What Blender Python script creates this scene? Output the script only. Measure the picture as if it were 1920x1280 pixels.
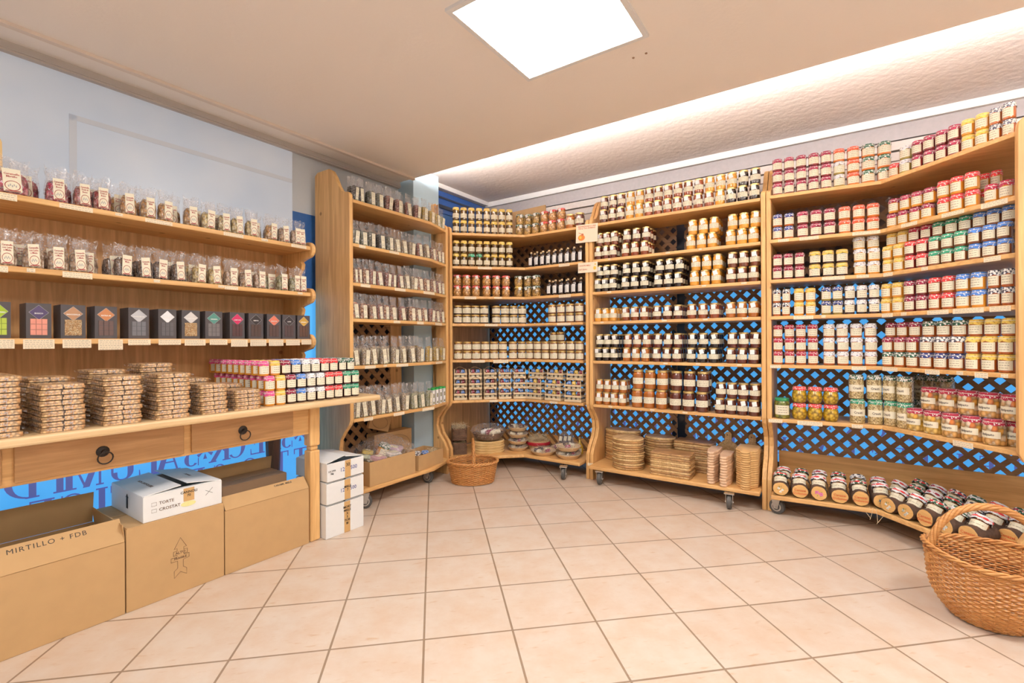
import bpy, math, random
from mathutils import Vector, Matrix
random.seed(7)
PI = math.pi
scene = bpy.context.scene
C = scene.collection
for o in list(bpy.data.objects): bpy.data.objects.remove(o)

# ------------------------------------------------------------------ camera
FPX, CAMH, ROLL = 886.44, 1.109, -0.00445
cam = bpy.data.objects.new('camera', bpy.data.cameras.new('camera')); C.objects.link(cam)
cam.data.sensor_width = 36; cam.data.lens = 36 * FPX / 1920
cam.matrix_world = Matrix.Translation((0, 0, CAMH)) @ Matrix.Rotation(PI / 2, 4, 'X') @ Matrix.Rotation(ROLL, 4, 'Z')
cam.data.clip_start = 0.05
scene.camera = cam
vs = scene.view_settings
vs.view_transform = 'Standard'; vs.look = 'None'; vs.gamma = 1; vs.use_curve_mapping = False
vs.exposure = 0.0
wd = bpy.data.worlds.new('world'); scene.world = wd; wd.use_nodes = True
wd.node_tree.nodes['Background'].inputs[0].default_value = (0.5, 0.62, 0.8, 1)
wd.node_tree.nodes['Background'].inputs[1].default_value = 0.3

# ------------------------------------------------------------------ frame of the room: s along the left wall, n out of it
WA = math.radians(55.6)
Ws = Vector((math.cos(WA), math.sin(WA), 0)); Nn = Vector((math.sin(WA), -math.cos(WA), 0))
RL = WA                    # turn of things that face out of the left wall
RR = WA - PI / 2           # turn of things that face out of the right wall
def P(s, n, z=0): return Ws * s + Nn * n + Vector((0, 0, z))
def project_u(p):
    u = FPX * p[0] / p[1]; v = FPX * (CAMH - p[2]) / p[1]
    return 960 + u * math.cos(ROLL) - v * math.sin(ROLL)

# the ceiling lamp in view and three unseen ones added for fill (their light is their own diffuser); strength used by the lamp builder
LAMP = 28.0; STRIP = 600.0
def lamp_light(name, loc, w, h, energy, rot=(0, 0, 0), col=(1, .96, .9)):
    l = bpy.data.lights.new(name, 'AREA'); l.shape = 'RECTANGLE'; l.size = w; l.size_y = h; l.energy = energy; l.color = col
    o = bpy.data.objects.new(name, l); o.location = loc; o.rotation_euler = rot; C.objects.link(o); return o

# ------------------------------------------------------------------ materials
MATS = {}
def lin(c): return tuple(((x / 255) / 12.92 if x / 255 <= .04045 else ((x / 255 + .055) / 1.055) ** 2.4) for x in c)
def newmat(name):
    m = bpy.data.materials.new(name); m.use_nodes = True
    nt = m.node_tree; b = nt.nodes['Principled BSDF']
    return m, nt, b
def plain(name, col, rough=.6, metal=0, coat=0, var=.12, scale=40, bump=0, spec=.5, emit=0):
    if name in MATS: return MATS[name]
    m, nt, b = newmat(name)
    tc = nt.nodes.new('ShaderNodeTexCoord'); nz = nt.nodes.new('ShaderNodeTexNoise'); nz.inputs['Scale'].default_value = scale
    nt.links.new(tc.outputs['Object'], nz.inputs['Vector'])
    mx = nt.nodes.new('ShaderNodeMix'); mx.data_type = 'RGBA'
    nt.links.new(nz.outputs['Fac'], mx.inputs[0])
    mx.inputs[6].default_value = tuple(c * (1 - var) for c in col) + (1,); mx.inputs[7].default_value = tuple(min(1, c * (1 + var)) for c in col) + (1,)
    nt.links.new(mx.outputs[2], b.inputs['Base Color'])
    b.inputs['Roughness'].default_value = rough; b.inputs['Metallic'].default_value = metal
    b.inputs['Coat Weight'].default_value = coat; b.inputs['Coat Roughness'].default_value = .05
    b.inputs['Specular IOR Level'].default_value = spec
    if emit:
        nt.links.new(mx.outputs[2], b.inputs['Emission Color']); b.inputs['Emission Strength'].default_value = emit
    if bump:
        bp = nt.nodes.new('ShaderNodeBump'); bp.inputs['Strength'].default_value = bump; bp.inputs['Distance'].default_value = .004
        nt.links.new(nz.outputs['Fac'], bp.inputs['Height']); nt.links.new(bp.outputs[0], b.inputs['Normal'])
    MATS[name] = m; return m
def wood(name, c1, c2, axis=(0, 0, 1), rz=0, scale=1.0, rough=.45, knots=True):
    """grain runs along local direction: rz turns x onto the grain, axis z means upright"""
    if name in MATS: return MATS[name]
    m, nt, b = newmat(name); L = nt.links.new
    tc = nt.nodes.new('ShaderNodeTexCoord'); mp = nt.nodes.new('ShaderNodeMapping')
    L(tc.outputs['Object'], mp.inputs[0])
    mp2 = nt.nodes.new('ShaderNodeMapping'); L(mp.outputs[0], mp2.inputs[0])
    mp.inputs['Rotation'].default_value = (0, 0, -rz)
    if axis[2]: mp2.inputs['Scale'].default_value = (14 * scale, 14 * scale, .9 * scale)
    else: mp2.inputs['Scale'].default_value = (.9 * scale, 14 * scale, 14 * scale)
    n1 = nt.nodes.new('ShaderNodeTexNoise'); n1.inputs['Scale'].default_value = 2.2; n1.inputs['Detail'].default_value = 6; n1.inputs['Distortion'].default_value = 1.3
    L(mp2.outputs[0], n1.inputs['Vector'])
    n2 = nt.nodes.new('ShaderNodeTexNoise'); n2.inputs['Scale'].default_value = 9; n2.inputs['Detail'].default_value = 3; L(mp2.outputs[0], n2.inputs['Vector'])
    ad = nt.nodes.new('ShaderNodeMath'); ad.operation = 'MULTIPLY_ADD'; L(n2.outputs['Fac'], ad.inputs[0]); ad.inputs[1].default_value = .35; L(n1.outputs['Fac'], ad.inputs[2])
    cr = nt.nodes.new('ShaderNodeValToRGB'); L(ad.outputs[0], cr.inputs[0])
    cr.color_ramp.elements[0].position = .48; cr.color_ramp.elements[0].color = tuple(c1) + (1,)
    cr.color_ramp.elements[1].position = .85; cr.color_ramp.elements[1].color = tuple(c2) + (1,)
    out = cr.outputs[0]
    if knots:
        vo = nt.nodes.new('ShaderNodeTexVoronoi'); vo.inputs['Scale'].default_value = 5.5; L(mp.outputs[0], vo.inputs['Vector'])
        kr = nt.nodes.new('ShaderNodeValToRGB'); L(vo.outputs['Distance'], kr.inputs[0])
        kr.color_ramp.elements[0].position = .045; kr.color_ramp.elements[0].color = (.42, .3, .2, 1)
        kr.color_ramp.elements[1].position = .085; kr.color_ramp.elements[1].color = (1, 1, 1, 1)
        mx = nt.nodes.new('ShaderNodeMix'); mx.data_type = 'RGBA'; mx.blend_type = 'MULTIPLY'; mx.inputs[0].default_value = .8
        L(out, mx.inputs[6]); L(kr.outputs[0], mx.inputs[7]); out = mx.outputs[2]
    L(out, b.inputs['Base Color']); b.inputs['Roughness'].default_value = rough
    bp = nt.nodes.new('ShaderNodeBump'); bp.inputs['Strength'].default_value = .15; bp.inputs['Distance'].default_value = .002
    L(ad.outputs[0], bp.inputs['Height']); L(bp.outputs[0], b.inputs['Normal'])
    MATS[name] = m; return m
PINE1, PINE2 = (.86, .53, .215), (.68, .37, .135)
pine_z = wood('pine_upright', PINE1, PINE2)
pine_s = wood('pine_along_left', PINE1, PINE2, (1, 0, 0), RL)
pine_n = wood('pine_along_right', PINE1, PINE2, (1, 0, 0), RR)
pine_back = wood('pine_boards', (.82, .49, .21), (.60, .33, .125), scale=.8)
pine_edge = wood('pine_pale_edge', (.80, .58, .33), (.68, .45, .22), (1, 0, 0), RL)
lath_m = wood('lath_brown', (.33, .18, .085), (.23, .12, .055), (1, 0, 0), RR, knots=False)
old_wood = wood('dark_table_leg', (.22, .10, .05), (.14, .06, .03))
white_paint = plain('white_paint', (.82, .80, .78), .55, var=.03, scale=3)
cream = plain('cream_paper', (.86, .80, .62), .7, var=.04)
tagm = plain('tag_paper', (.90, .76, .56), .7, var=.04)
white_tag = plain('white_tag', (.92, .92, .90), .6, var=.03)
inkm = plain('ink', (.10, .07, .06), .7)
ink_red = plain('ink_red', (.42, .05, .05), .7)
ink_green = plain('ink_green', (.18, .2, .06), .7)
ink_grey = plain('ink_grey', (.4, .38, .38), .7)
ink_blue = plain('ink_blue', (.10, .12, .35), .7)
line_m = plain('print_lines', (.42, .36, .26), .7)
gold = plain('gold_lid', (.80, .60, .25), .28, .75, var=.05)
metal = plain('steel', (.55, .53, .5), .35, .9)
rubber = plain('rubber_grey', (.10, .095, .09), .6)
iron = plain('dark_iron', (.05, .04, .035), .45, .6)
card_m = plain('cardboard', (.57, .355, .162), .8, var=.06, scale=18)
card_in = plain('cardboard_inside', (.40, .25, .14), .85, var=.08, scale=18)
card_edge = plain('cardboard_edge', (.66, .44, .24), .85)
card_white = plain('white_board', (.84, .84, .83), .6, var=.02)
tape = plain('parcel_tape', (.66, .40, .16), .35, var=.08)
straw = plain('straw', (.82, .68, .45), .8)
ribbon = plain('red_ribbon', (.5, .02, .04), .4)

def film(name, base, mixc, sc=2.5):
    m, nt, b = newmat(name); L = nt.links.new
    tc = nt.nodes.new('ShaderNodeTexCoord'); nz = nt.nodes.new('ShaderNodeTexNoise'); nz.inputs['Scale'].default_value = sc
    L(tc.outputs['Object'], nz.inputs['Vector'])
    mx = nt.nodes.new('ShaderNodeMix'); mx.data_type = 'RGBA'; L(nz.outputs['Fac'], mx.inputs[0])
    mx.inputs[6].default_value = base + (1,); mx.inputs[7].default_value = mixc + (1,)
    L(mx.outputs[2], b.inputs['Base Color']); b.inputs['Roughness'].default_value = .35
    return m, nt, b, mx
def glow_film(name, base, mixc, e):
    m, nt, b, mx = film(name, base, mixc)
    nt.links.new(mx.outputs[2], b.inputs['Emission Color']); b.inputs['Emission Strength'].default_value = e
    MATS[name] = m; return m
blue_film = glow_film('blue_window_film', lin((70, 160, 235)), lin((95, 182, 245)), .85)      # daylight coming through the film
pale_film = glow_film('pale_window_film', lin((172, 188, 208)), lin((208, 212, 218)), .26)  # faint glow put into the material to lighten this stretch of wall
letter_film = glow_film('letters_on_film', lin((84, 90, 150)), lin((100, 108, 172)), .75)
dark_pane = plain('dark_pane', (.05, .055, .08), .2, var=.3, scale=3)
blue_frame = plain('blue_window_frame', lin((50, 90, 160)), .3, var=.3, scale=4)

# floor tiles
def floor_mat():
    m, nt, b = newmat('floor_tiles'); L = nt.links.new
    T = .335; yaw = .164659; px, py = 1.142731 * T, 4.600097 * T
    tc = nt.nodes.new('ShaderNodeTexCoord'); mp = nt.nodes.new('ShaderNodeMapping'); L(tc.outputs['Object'], mp.inputs[0])
    mp.inputs['Rotation'].default_value = (0, 0, -yaw)
    c, s = math.cos(-yaw), math.sin(-yaw)
    mp.inputs['Location'].default_value = (-(px * c - py * s) + 40 * T, -(px * s + py * c) + 40 * T, 0)
    br = nt.nodes.new('ShaderNodeTexBrick'); L(mp.outputs[0], br.inputs['Vector'])
    br.offset = 0; br.squash = 1; br.inputs['Scale'].default_value = 1; br.inputs['Brick Width'].default_value = T; br.inputs['Row Height'].default_value = T
    br.inputs['Mortar Size'].default_value = .0042; br.inputs['Mortar Smooth'].default_value = .1; br.inputs['Bias'].default_value = 0
    br.inputs['Color1'].default_value = (.70, .595, .505, 1); br.inputs['Color2'].default_value = (.665, .56, .47, 1)
    br.inputs['Mortar'].default_value = (.33, .24, .17, 1)
    n1 = nt.nodes.new('ShaderNodeTexNoise'); n1.inputs['Scale'].default_value = 7; n1.inputs['Detail'].default_value = 8; n1.inputs['Roughness'].default_value = .65
    L(tc.outputs['Object'], n1.inputs['Vector'])
    cr = nt.nodes.new('ShaderNodeValToRGB'); L(n1.outputs['Fac'], cr.inputs[0])
    cr.color_ramp.elements[0].position = .38; cr.color_ramp.elements[0].color = (1.0, 1.0, .99, 1)
    cr.color_ramp.elements[1].position = .72; cr.color_ramp.elements[1].color = (.93, .80, .68, 1)
    mx = nt.nodes.new('ShaderNodeMix'); mx.data_type = 'RGBA'; mx.blend_type = 'MULTIPLY'; mx.inputs[0].default_value = .85
    L(br.outputs['Color'], mx.inputs[6]); L(cr.outputs[0], mx.inputs[7])
    # short flecks
    mp2 = nt.nodes.new('ShaderNodeMapping'); L(mp.outputs[0], mp2.inputs[0]); mp2.inputs['Scale'].default_value = (14, 46, 1)
    n2 = nt.nodes.new('ShaderNodeTexNoise'); n2.inputs['Scale'].default_value = 1; n2.inputs['Detail'].default_value = 4; L(mp2.outputs[0], n2.inputs['Vector'])
    c2 = nt.nodes.new('ShaderNodeValToRGB'); L(n2.outputs['Fac'], c2.inputs[0])
    c2.color_ramp.elements[0].position = .62; c2.color_ramp.elements[0].color = (1, 1, 1, 1)
    c2.color_ramp.elements[1].position = .76; c2.color_ramp.elements[1].color = (.86, .66, .46, 1)
    m3 = nt.nodes.new('ShaderNodeMix'); m3.data_type = 'RGBA'; m3.blend_type = 'MULTIPLY'; m3.inputs[0].default_value = .7
    L(mx.outputs[2], m3.inputs[6]); L(c2.outputs[0], m3.inputs[7])
    L(m3.outputs[2], b.inputs['Base Color']); b.inputs['Roughness'].default_value = .33
    bp = nt.nodes.new('ShaderNodeBump'); bp.inputs['Strength'].default_value = .4; bp.inputs['Distance'].default_value = .003
    iv = nt.nodes.new('ShaderNodeMath'); iv.operation = 'SUBTRACT'; iv.inputs[0].default_value = 1; L(br.outputs['Fac'], iv.inputs[1])
    L(iv.outputs[0], bp.inputs['Height']); L(bp.outputs[0], b.inputs['Normal'])
    return m
def plaster(name, col, sc=30, st=.5):
    m, nt, b = newmat(name); L = nt.links.new
    tc = nt.nodes.new('ShaderNodeTexCoord'); nz = nt.nodes.new('ShaderNodeTexNoise'); nz.inputs['Scale'].default_value = sc; nz.inputs['Detail'].default_value = 5
    L(tc.outputs['Object'], nz.inputs['Vector'])
    bp = nt.nodes.new('ShaderNodeBump'); bp.inputs['Strength'].default_value = st; bp.inputs['Distance'].default_value = .006
    L(nz.outputs['Fac'], bp.inputs['Height']); L(bp.outputs[0], b.inputs['Normal'])
    b.inputs['Base Color'].default_value = col + (1,); b.inputs['Roughness'].default_value = .75
    return m

# cloth caps: dotted or checked cotton
CL = {'M': ('maroon dotted', (.28, .012, .05)), 'C': ('crimson', (.45, .02, .06)), 'R': ('bright red', (.78, .045, .05)), 'O': ('orange-red', (.85, .12, .05)),
      'W': ('white patterned', (.85, .84, .86)), 'K': ('black and white', (.05, .05, .08)), 'N': ('navy blue', (.035, .05, .2)), 'B': ('sky blue', (.09, .25, .70)),
      'G': ('green', (.03, .30, .16)), 'D': ('dark green', (.03, .11, .06)), 'Y': ('yellow', (.85, .60, .12)), 'P': ('pink', (.80, .10, .30))}
def cloth(code):
    nm = 'cloth_' + CL[code][0].replace(' ', '_').replace('-', '_')
    if nm in MATS: return MATS[nm]
    m, nt, b = newmat(nm); L = nt.links.new
    tc = nt.nodes.new('ShaderNodeTexCoord'); vo = nt.nodes.new('ShaderNodeTexVoronoi'); vo.inputs['Scale'].default_value = 95
    L(tc.outputs['Object'], vo.inputs['Vector'])
    cr = nt.nodes.new('ShaderNodeValToRGB'); L(vo.outputs['Distance'], cr.inputs[0])
    t = {'K': .55, 'W': .3, 'N': .36, 'D': .45}.get(code, .3)
    cr.color_ramp.elements[0].position = t - .02; cr.color_ramp.elements[1].position = t + .02
    dots = (.9, .88, .85) if code != 'W' else (.12, .10, .18)
    if code == 'Y': dots = (.55, .32, .06)
    cr.color_ramp.elements[0].color = dots + (1,); cr.color_ramp.elements[1].color = CL[code][1] + (1,)
    L(cr.outputs[0], b.inputs['Base Color']); b.inputs['Roughness'].default_value = .85
    b.inputs['Sheen Weight'].default_value = .3
    MATS[nm] = m; return m
def jarglass(name, col, chunky=None, emit=0):
    """glass of a filled jar: the filling shows through a clear coat"""
    key = 'filled_glass_' + name
    if key in MATS: return MATS[key]
    m, nt, b = newmat(key); L = nt.links.new
    tc = nt.nodes.new('ShaderNodeTexCoord')
    if chunky:
        vo = nt.nodes.new('ShaderNodeTexVoronoi'); vo.inputs['Scale'].default_value = chunky[0]; vo.inputs['Randomness'].default_value = 1
        L(tc.outputs['Object'], vo.inputs['Vector'])
        cr = nt.nodes.new('ShaderNodeValToRGB'); L(vo.outputs['Color'], cr.inputs[0])
        cols = chunky[1]
        while len(cr.color_ramp.elements) < len(cols): cr.color_ramp.elements.new(.5)
        for i, c in enumerate(cols): cr.color_ramp.elements[i].position = .15 + .7 * i / max(1, len(cols) - 1); cr.color_ramp.elements[i].color = tuple(c) + (1,)
        dk = nt.nodes.new('ShaderNodeValToRGB'); L(vo.outputs['Distance'], dk.inputs[0])
        dk.color_ramp.elements[0].position = .3; dk.color_ramp.elements[0].color = (1, 1, 1, 1)
        dk.color_ramp.elements[1].position = .75; dk.color_ramp.elements[1].color = (.35, .28, .2, 1)
        mx = nt.nodes.new('ShaderNodeMix'); mx.data_type = 'RGBA'; mx.blend_type = 'MULTIPLY'; mx.inputs[0].default_value = .9
        L(cr.outputs[0], mx.inputs[6]); L(dk.outputs[0], mx.inputs[7]); L(mx.outputs[2], b.inputs['Base Color'])
        bp = nt.nodes.new('ShaderNodeBump'); bp.inputs['Strength'].default_value = .5; bp.inputs['Distance'].default_value = .002; bp.invert = True
        L(vo.outputs['Distance'], bp.inputs['Height']); L(bp.outputs[0], b.inputs['Normal'])
    else:
        b.inputs['Base Color'].default_value = tuple(col) + (1,)
    b.inputs['Roughness'].default_value = .25
    b.inputs['Coat Weight'].default_value = 1; b.inputs['Coat Roughness'].default_value = .03
    if not chunky: b.inputs['Subsurface Weight'].default_value = 0
    MATS[key] = m; return m
def cello():
    if 'cellophane' in MATS: return MATS['cellophane']
    m = bpy.data.materials.new('cellophane'); m.use_nodes = True; nt = m.node_tree; nt.nodes.clear(); L = nt.links.new
    out = nt.nodes.new('ShaderNodeOutputMaterial'); mix = nt.nodes.new('ShaderNodeMixShader'); tr = nt.nodes.new('ShaderNodeBsdfTransparent'); gl = nt.nodes.new('ShaderNodeBsdfPrincipled')
    gl.inputs['Base Color'].default_value = (.95, .94, .94, 1); gl.inputs['Roughness'].default_value = .12; gl.inputs['Specular IOR Level'].default_value = 1
    gl.inputs['Coat Weight'].default_value = 1
    tr.inputs[0].default_value = (.97, .96, .96, 1)
    tc = nt.nodes.new('ShaderNodeTexCoord'); nz = nt.nodes.new('ShaderNodeTexNoise'); nz.inputs['Scale'].default_value = 70; nz.inputs['Detail'].default_value = 3; nz.inputs['Distortion'].default_value = 2
    L(tc.outputs['Object'], nz.inputs['Vector'])
    bp = nt.nodes.new('ShaderNodeBump'); bp.inputs['Strength'].default_value = .9; bp.inputs['Distance'].default_value = .004; L(nz.outputs['Fac'], bp.inputs['Height']); L(bp.outputs[0], gl.inputs['Normal'])
    cr = nt.nodes.new('ShaderNodeValToRGB'); L(nz.outputs['Fac'], cr.inputs[0])
    cr.color_ramp.elements[0].position = .53; cr.color_ramp.elements[0].color = (.06, .06, .06, 1); cr.color_ramp.elements[1].position = .70; cr.color_ramp.elements[1].color = (.6, .6, .6, 1)  # whiter patches at the noise peaks stand in for highlights on the wrapper
    L(cr.outputs[0], mix.inputs[0]); L(tr.outputs[0], mix.inputs[1]); L(gl.outputs[0], mix.inputs[2]); L(mix.outputs[0], out.inputs[0])
    MATS['cellophane'] = m; return m
def grainy(name, cols, sc=140):
    key = 'grains_' + name
    if key in MATS: return MATS[key]
    m = jarglass('tmp_' + name, (1, 1, 1), (sc, cols)); m.name = key
    b = m.node_tree.nodes['Principled BSDF']; b.inputs['Coat Weight'].default_value = .3; b.inputs['Roughness'].default_value = .6
    MATS[key] = m; return m
def wicker_mat(name, c1, c2, su=60, sv=55):
    if name in MATS: return MATS[name]
    m, nt, b = newmat(name); L = nt.links.new
    tc = nt.nodes.new('ShaderNodeTexCoord'); nz = nt.nodes.new('ShaderNodeTexNoise'); nz.inputs['Scale'].default_value = 18; nz.inputs['Detail'].default_value = 4
    mp = nt.nodes.new('ShaderNodeMapping'); mp.inputs['Scale'].default_value = (1, 1, 9); L(tc.outputs['Object'], mp.inputs[0]); L(mp.outputs[0], nz.inputs['Vector'])
    cr = nt.nodes.new('ShaderNodeValToRGB'); L(nz.outputs['Fac'], cr.inputs[0])
    cr.color_ramp.elements[0].position = .3; cr.color_ramp.elements[0].color = c1 + (1,); cr.color_ramp.elements[1].position = .7; cr.color_ramp.elements[1].color = c2 + (1,)
    L(cr.outputs[0], b.inputs['Base Color']); b.inputs['Roughness'].default_value = .4
    MATS[name] = m; return m

# ------------------------------------------------------------------ mesh builder
class MB:
    def __init__(s): s.v = []; s.f = []; s.m = []
    def add(s, vs, fs, mi=0):
        k = len(s.v); s.v += [tuple(x) for x in vs]; s.f += [tuple(i + k for i in f) for f in fs]; s.m += [mi] * len(fs); return s
    def hexa(s, p, mi=0):   # 8 points: bottom 4 ccw, top 4 ccw
        return s.add(p, [(3, 2, 1, 0), (4, 5, 6, 7), (0, 1, 5, 4), (1, 2, 6, 5), (2, 3, 7, 6), (3, 0, 4, 7)], mi)
    def box(s, x0, x1, y0, y1, z0, z1, mi=0, M=None):
        p = [Vector(q) for q in ((x0, y0, z0), (x1, y0, z0), (x1, y1, z0), (x0, y1, z0), (x0, y0, z1), (x1, y0, z1), (x1, y1, z1), (x0, y1, z1))]
        if M: p = [M @ q for q in p]
        return s.hexa(p, mi)
    def prism(s, poly, z0, z1, mi=0):
        n = len(poly); v = [(x, y, z0) for x, y in poly] + [(x, y, z1) for x, y in poly]
        a = sum(poly[i][0] * poly[(i + 1) % n][1] - poly[(i + 1) % n][0] * poly[i][1] for i in range(n))
        fs = [tuple(range(n - 1, -1, -1)), tuple(range(n, 2 * n))] + [(i, (i + 1) % n, n + (i + 1) % n, n + i) for i in range(n)]
        if a < 0: fs = [tuple(reversed(f)) for f in fs]
        return s.add(v, fs, mi)
    def extrude(s, pts, d, mi=0):   # planar 3d polygon pushed along vector d
        n = len(pts); pts = [Vector(p) for p in pts]; v = pts + [p + Vector(d) for p in pts]
        nor = Vector((0, 0, 0))
        for i in range(n): nor += pts[i].cross(pts[(i + 1) % n])
        fs = [tuple(range(n - 1, -1, -1)), tuple(range(n, 2 * n))] + [(i, (i + 1) % n, n + (i + 1) % n, n + i) for i in range(n)]
        if nor.dot(Vector(d)) < 0: fs = [tuple(reversed(f)) for f in fs]
        return s.add(v, fs, mi)
    def lathe(s, prof, seg=20, mi=0, fn=None, sx=1, sy=1, cap=True, M=None):
        v = []
        for j, (r, z) in enumerate(prof):
            for i in range(seg):
                a = 2 * PI * i / seg; rr, zz = (r, z) if fn is None else fn(j, a, r, z)
                q = Vector((rr * math.cos(a) * sx, rr * math.sin(a) * sy, zz))
                v.append(M @ q if M else q)
        fs = []
        for j in range(len(prof) - 1):
            for i in range(seg):
                i2 = (i + 1) % seg; fs.append((j * seg + i, j * seg + i2, (j + 1) * seg + i2, (j + 1) * seg + i))
        if cap:
            fs.append(tuple(range(seg - 1, -1, -1))); fs.append(tuple((len(prof) - 1) * seg + i for i in range(seg)))
        return s.add(v, fs, mi)
    def tube(s, pts, r, seg=6, mi=0, closed=False, taper=None):
        pts = [Vector(p) for p in pts]; n = len(pts); v = []; up = None
        for k in range(n):
            a = pts[(k - 1) % n] if (k or closed) else pts[0]; b = pts[(k + 1) % n] if (k < n - 1 or closed) else pts[-1]
            t = (b - a).normalized() if (b - a).length > 1e-9 else Vector((0, 0, 1))
            if up is None: up = Vector((0, 0, 1)) if abs(t.z) < .9 else Vector((1, 0, 0))
            x = t.cross(up)
            if x.length < 1e-6: x = t.orthogonal()
            x.normalize(); y = x.cross(t).normalized(); up = y
            rr = r if taper is None else r * taper(k / (n - 1))
            for i in range(seg):
                an = 2 * PI * i / seg; v.append(pts[k] + x * rr * math.cos(an) + y * rr * math.sin(an))
        fs = []
        for k in range(n if closed else n - 1):
            k2 = (k + 1) % n
            for i in range(seg): fs.append((k * seg + i, k2 * seg + i, k2 * seg + (i + 1) % seg, k * seg + (i + 1) % seg))
        if not closed: fs.append(tuple(range(seg))); fs.append(tuple((n - 1) * seg + i for i in reversed(range(seg))))
        return s.add(v, fs, mi)
    def mesh(s, name, mats, smooth=True, ang=40):
        me = bpy.data.meshes.new(name); me.from_pydata(s.v, [], s.f)
        for m in mats: me.materials.append(m)
        if len(mats) > 1: me.polygons.foreach_set('material_index', s.m)
        me.update()
        if smooth:
            me.polygons.foreach_set('use_smooth', [True] * len(me.polygons)); me.set_sharp_from_angle(angle=math.radians(ang))
        return me
def ob(name, me, parent=None, loc=(0, 0, 0), rz=0, bevel=0, label=None):
    o = bpy.data.objects.new(name, me); C.objects.link(o); o.location = loc; o.rotation_euler = (0, 0, rz)
    if parent: o.parent = parent
    if bevel:
        b = o.modifiers.new('bevel', 'BEVEL'); b.width = bevel; b.segments = 2; b.limit_method = 'ANGLE'
    if label: o['label'] = label
    return o
def thing(name, label, cat, loc=(0, 0, 0), rz=0, group=None):
    o = bpy.data.objects.new(name, None); o.empty_display_size = .05; C.objects.link(o); o.location = loc
    o.rotation_euler = (0, 0, rz) if not isinstance(rz, tuple) else rz
    o['label'] = label; o['category'] = cat
    if group: o['group'] = group
    return o
def struct(name, mb, mats, parent=None, smooth=False):
    o = ob(name, mb.mesh(name, mats, smooth), parent)
    if not parent: o['kind'] = 'structure'
    return o
_txt = {}
def text_mesh(body, size, mat, M=None, ext=.0002, bend=None, sp=1.0, res=2, align='CENTER', bold=0):
    cu = bpy.data.curves.new('lettering', 'FONT'); cu.body = body; cu.size = size; cu.align_x = align; cu.align_y = 'CENTER'; cu.resolution_u = res; cu.extrude = ext; cu.space_character = sp; cu.offset = bold
    o = bpy.data.objects.new('lettering', cu); C.objects.link(o)
    me = bpy.data.meshes.new_from_object(o.evaluated_get(bpy.context.evaluated_depsgraph_get()))
    bpy.data.objects.remove(o); bpy.data.curves.remove(cu)
    R = Matrix.Rotation(PI / 2, 4, 'X')
    me.transform(R)          # upright, read from -Y
    if bend:
        for v in me.vertices:
            a = v.co.x / bend; rr = bend - v.co.y; v.co.x = rr * math.sin(a); v.co.y = -rr * math.cos(a)
    if M: me.transform(M)
    me.materials.clear(); me.materials.append(mat); me.name = 'lettering'
    return me
ORD = ['first', 'second', 'third', 'fourth', 'fifth', 'sixth', 'seventh', 'eighth', 'ninth', 'tenth', 'eleventh', 'twelfth', 'thirteenth', 'fourteenth', 'fifteenth', 'sixteenth',
       'seventeenth', 'eighteenth', 'nineteenth', 'twentieth', 'twenty-first', 'twenty-second', 'twenty-third', 'twenty-fourth', 'twenty-fifth', 'twenty-sixth', 'twenty-seventh', 'twenty-eighth', 'twenty-ninth', 'thirtieth']
SHN = ['top', 'second', 'third', 'fourth', 'fifth', 'sixth', 'bottom']
TIER = ['lower row', 'upper row', 'topmost row']

# ------------------------------------------------------------------ the room
FL = [(P(-2.2, -3.02), P(3.95, -3.02), P(3.95, 2.3), P(-2.2, 2.3))][0]
b = MB(); b.extrude([P(-2.2, -3.1, -.05), P(4.05, -3.1, -.05), P(4.05, 2.4, -.05), P(-2.2, 2.4, -.05)], (0, 0, .05)); struct('floor', b, [floor_mat()])
ceil_m = plaster('ceiling_paint', (.95, .865, .785), 60, .12); ceil_u = plaster('ceiling_rough', (.90, .83, .79), 24, .6)
b = MB(); b.extrude([P(-2.2, -3.02, 2.44), P(2.73, -3.02, 2.44), P(2.73, 2.3, 2.44), P(-2.2, 2.3, 2.44)], (0, 0, .018)); struct('ceiling', b, [ceil_m])
b = MB(); b.extrude([P(-2.2, -3.1, 2.55), P(4.05, -3.1, 2.55), P(4.05, 2.4, 2.55), P(-2.2, 2.4, 2.55)], (0, 0, .06)); struct('ceiling', b, [ceil_u])
# LED strip lying on the edge of the lowered ceiling
strip_m, snt, sb = newmat('led_strip'); sb.inputs['Base Color'].default_value = (1, .95, .9, 1); sb.inputs['Emission Color'].default_value = (1, .94, .91, 1); sb.inputs['Emission Strength'].default_value = STRIP
t = thing('light_strip', 'long white light strip along the edge of the lowered ceiling panel', 'light', P(2.70, -.25, 2.459), RL)
b = MB(); b.box(-.008, .008, -2.5, 2.5, 0, .004); ob('diode_band', b.mesh('diode_band', [strip_m], False), t)
# walls
wall_l = plaster('wall_pale_blue', lin((206, 212, 218)), 40, .1); wall_w = plaster('wall_cream', (.88, .85, .80), 40, .1)
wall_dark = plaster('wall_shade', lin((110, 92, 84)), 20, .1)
def wallbox(b, s0, s1, n0, n1, z0, z1, mi=0):
    b.extrude([P(s0, n0, z0), P(s1, n0, z0), P(s1, n1, z0), P(s0, n1, z0)], (0, 0, z1 - z0), mi)
b = MB(); wallbox(b, -2.2, 3.98, -3.12, -3.04, 0, 2.55); struct('wall_left', b, [wall_l])
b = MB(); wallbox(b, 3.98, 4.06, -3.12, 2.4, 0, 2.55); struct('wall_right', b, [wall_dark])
b = MB(); wallbox(b, -2.28, -2.2, -3.12, 2.4, 0, 2.55); struct('wall_back', b, [wall_w])
b = MB(); wallbox(b, -2.2, 4.06, 2.32, 2.4, 0, 2.55); struct('wall_near', b, [wall_w])
teal = plaster('pillar_paint', lin((176, 200, 214)), 40, .1)
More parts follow.
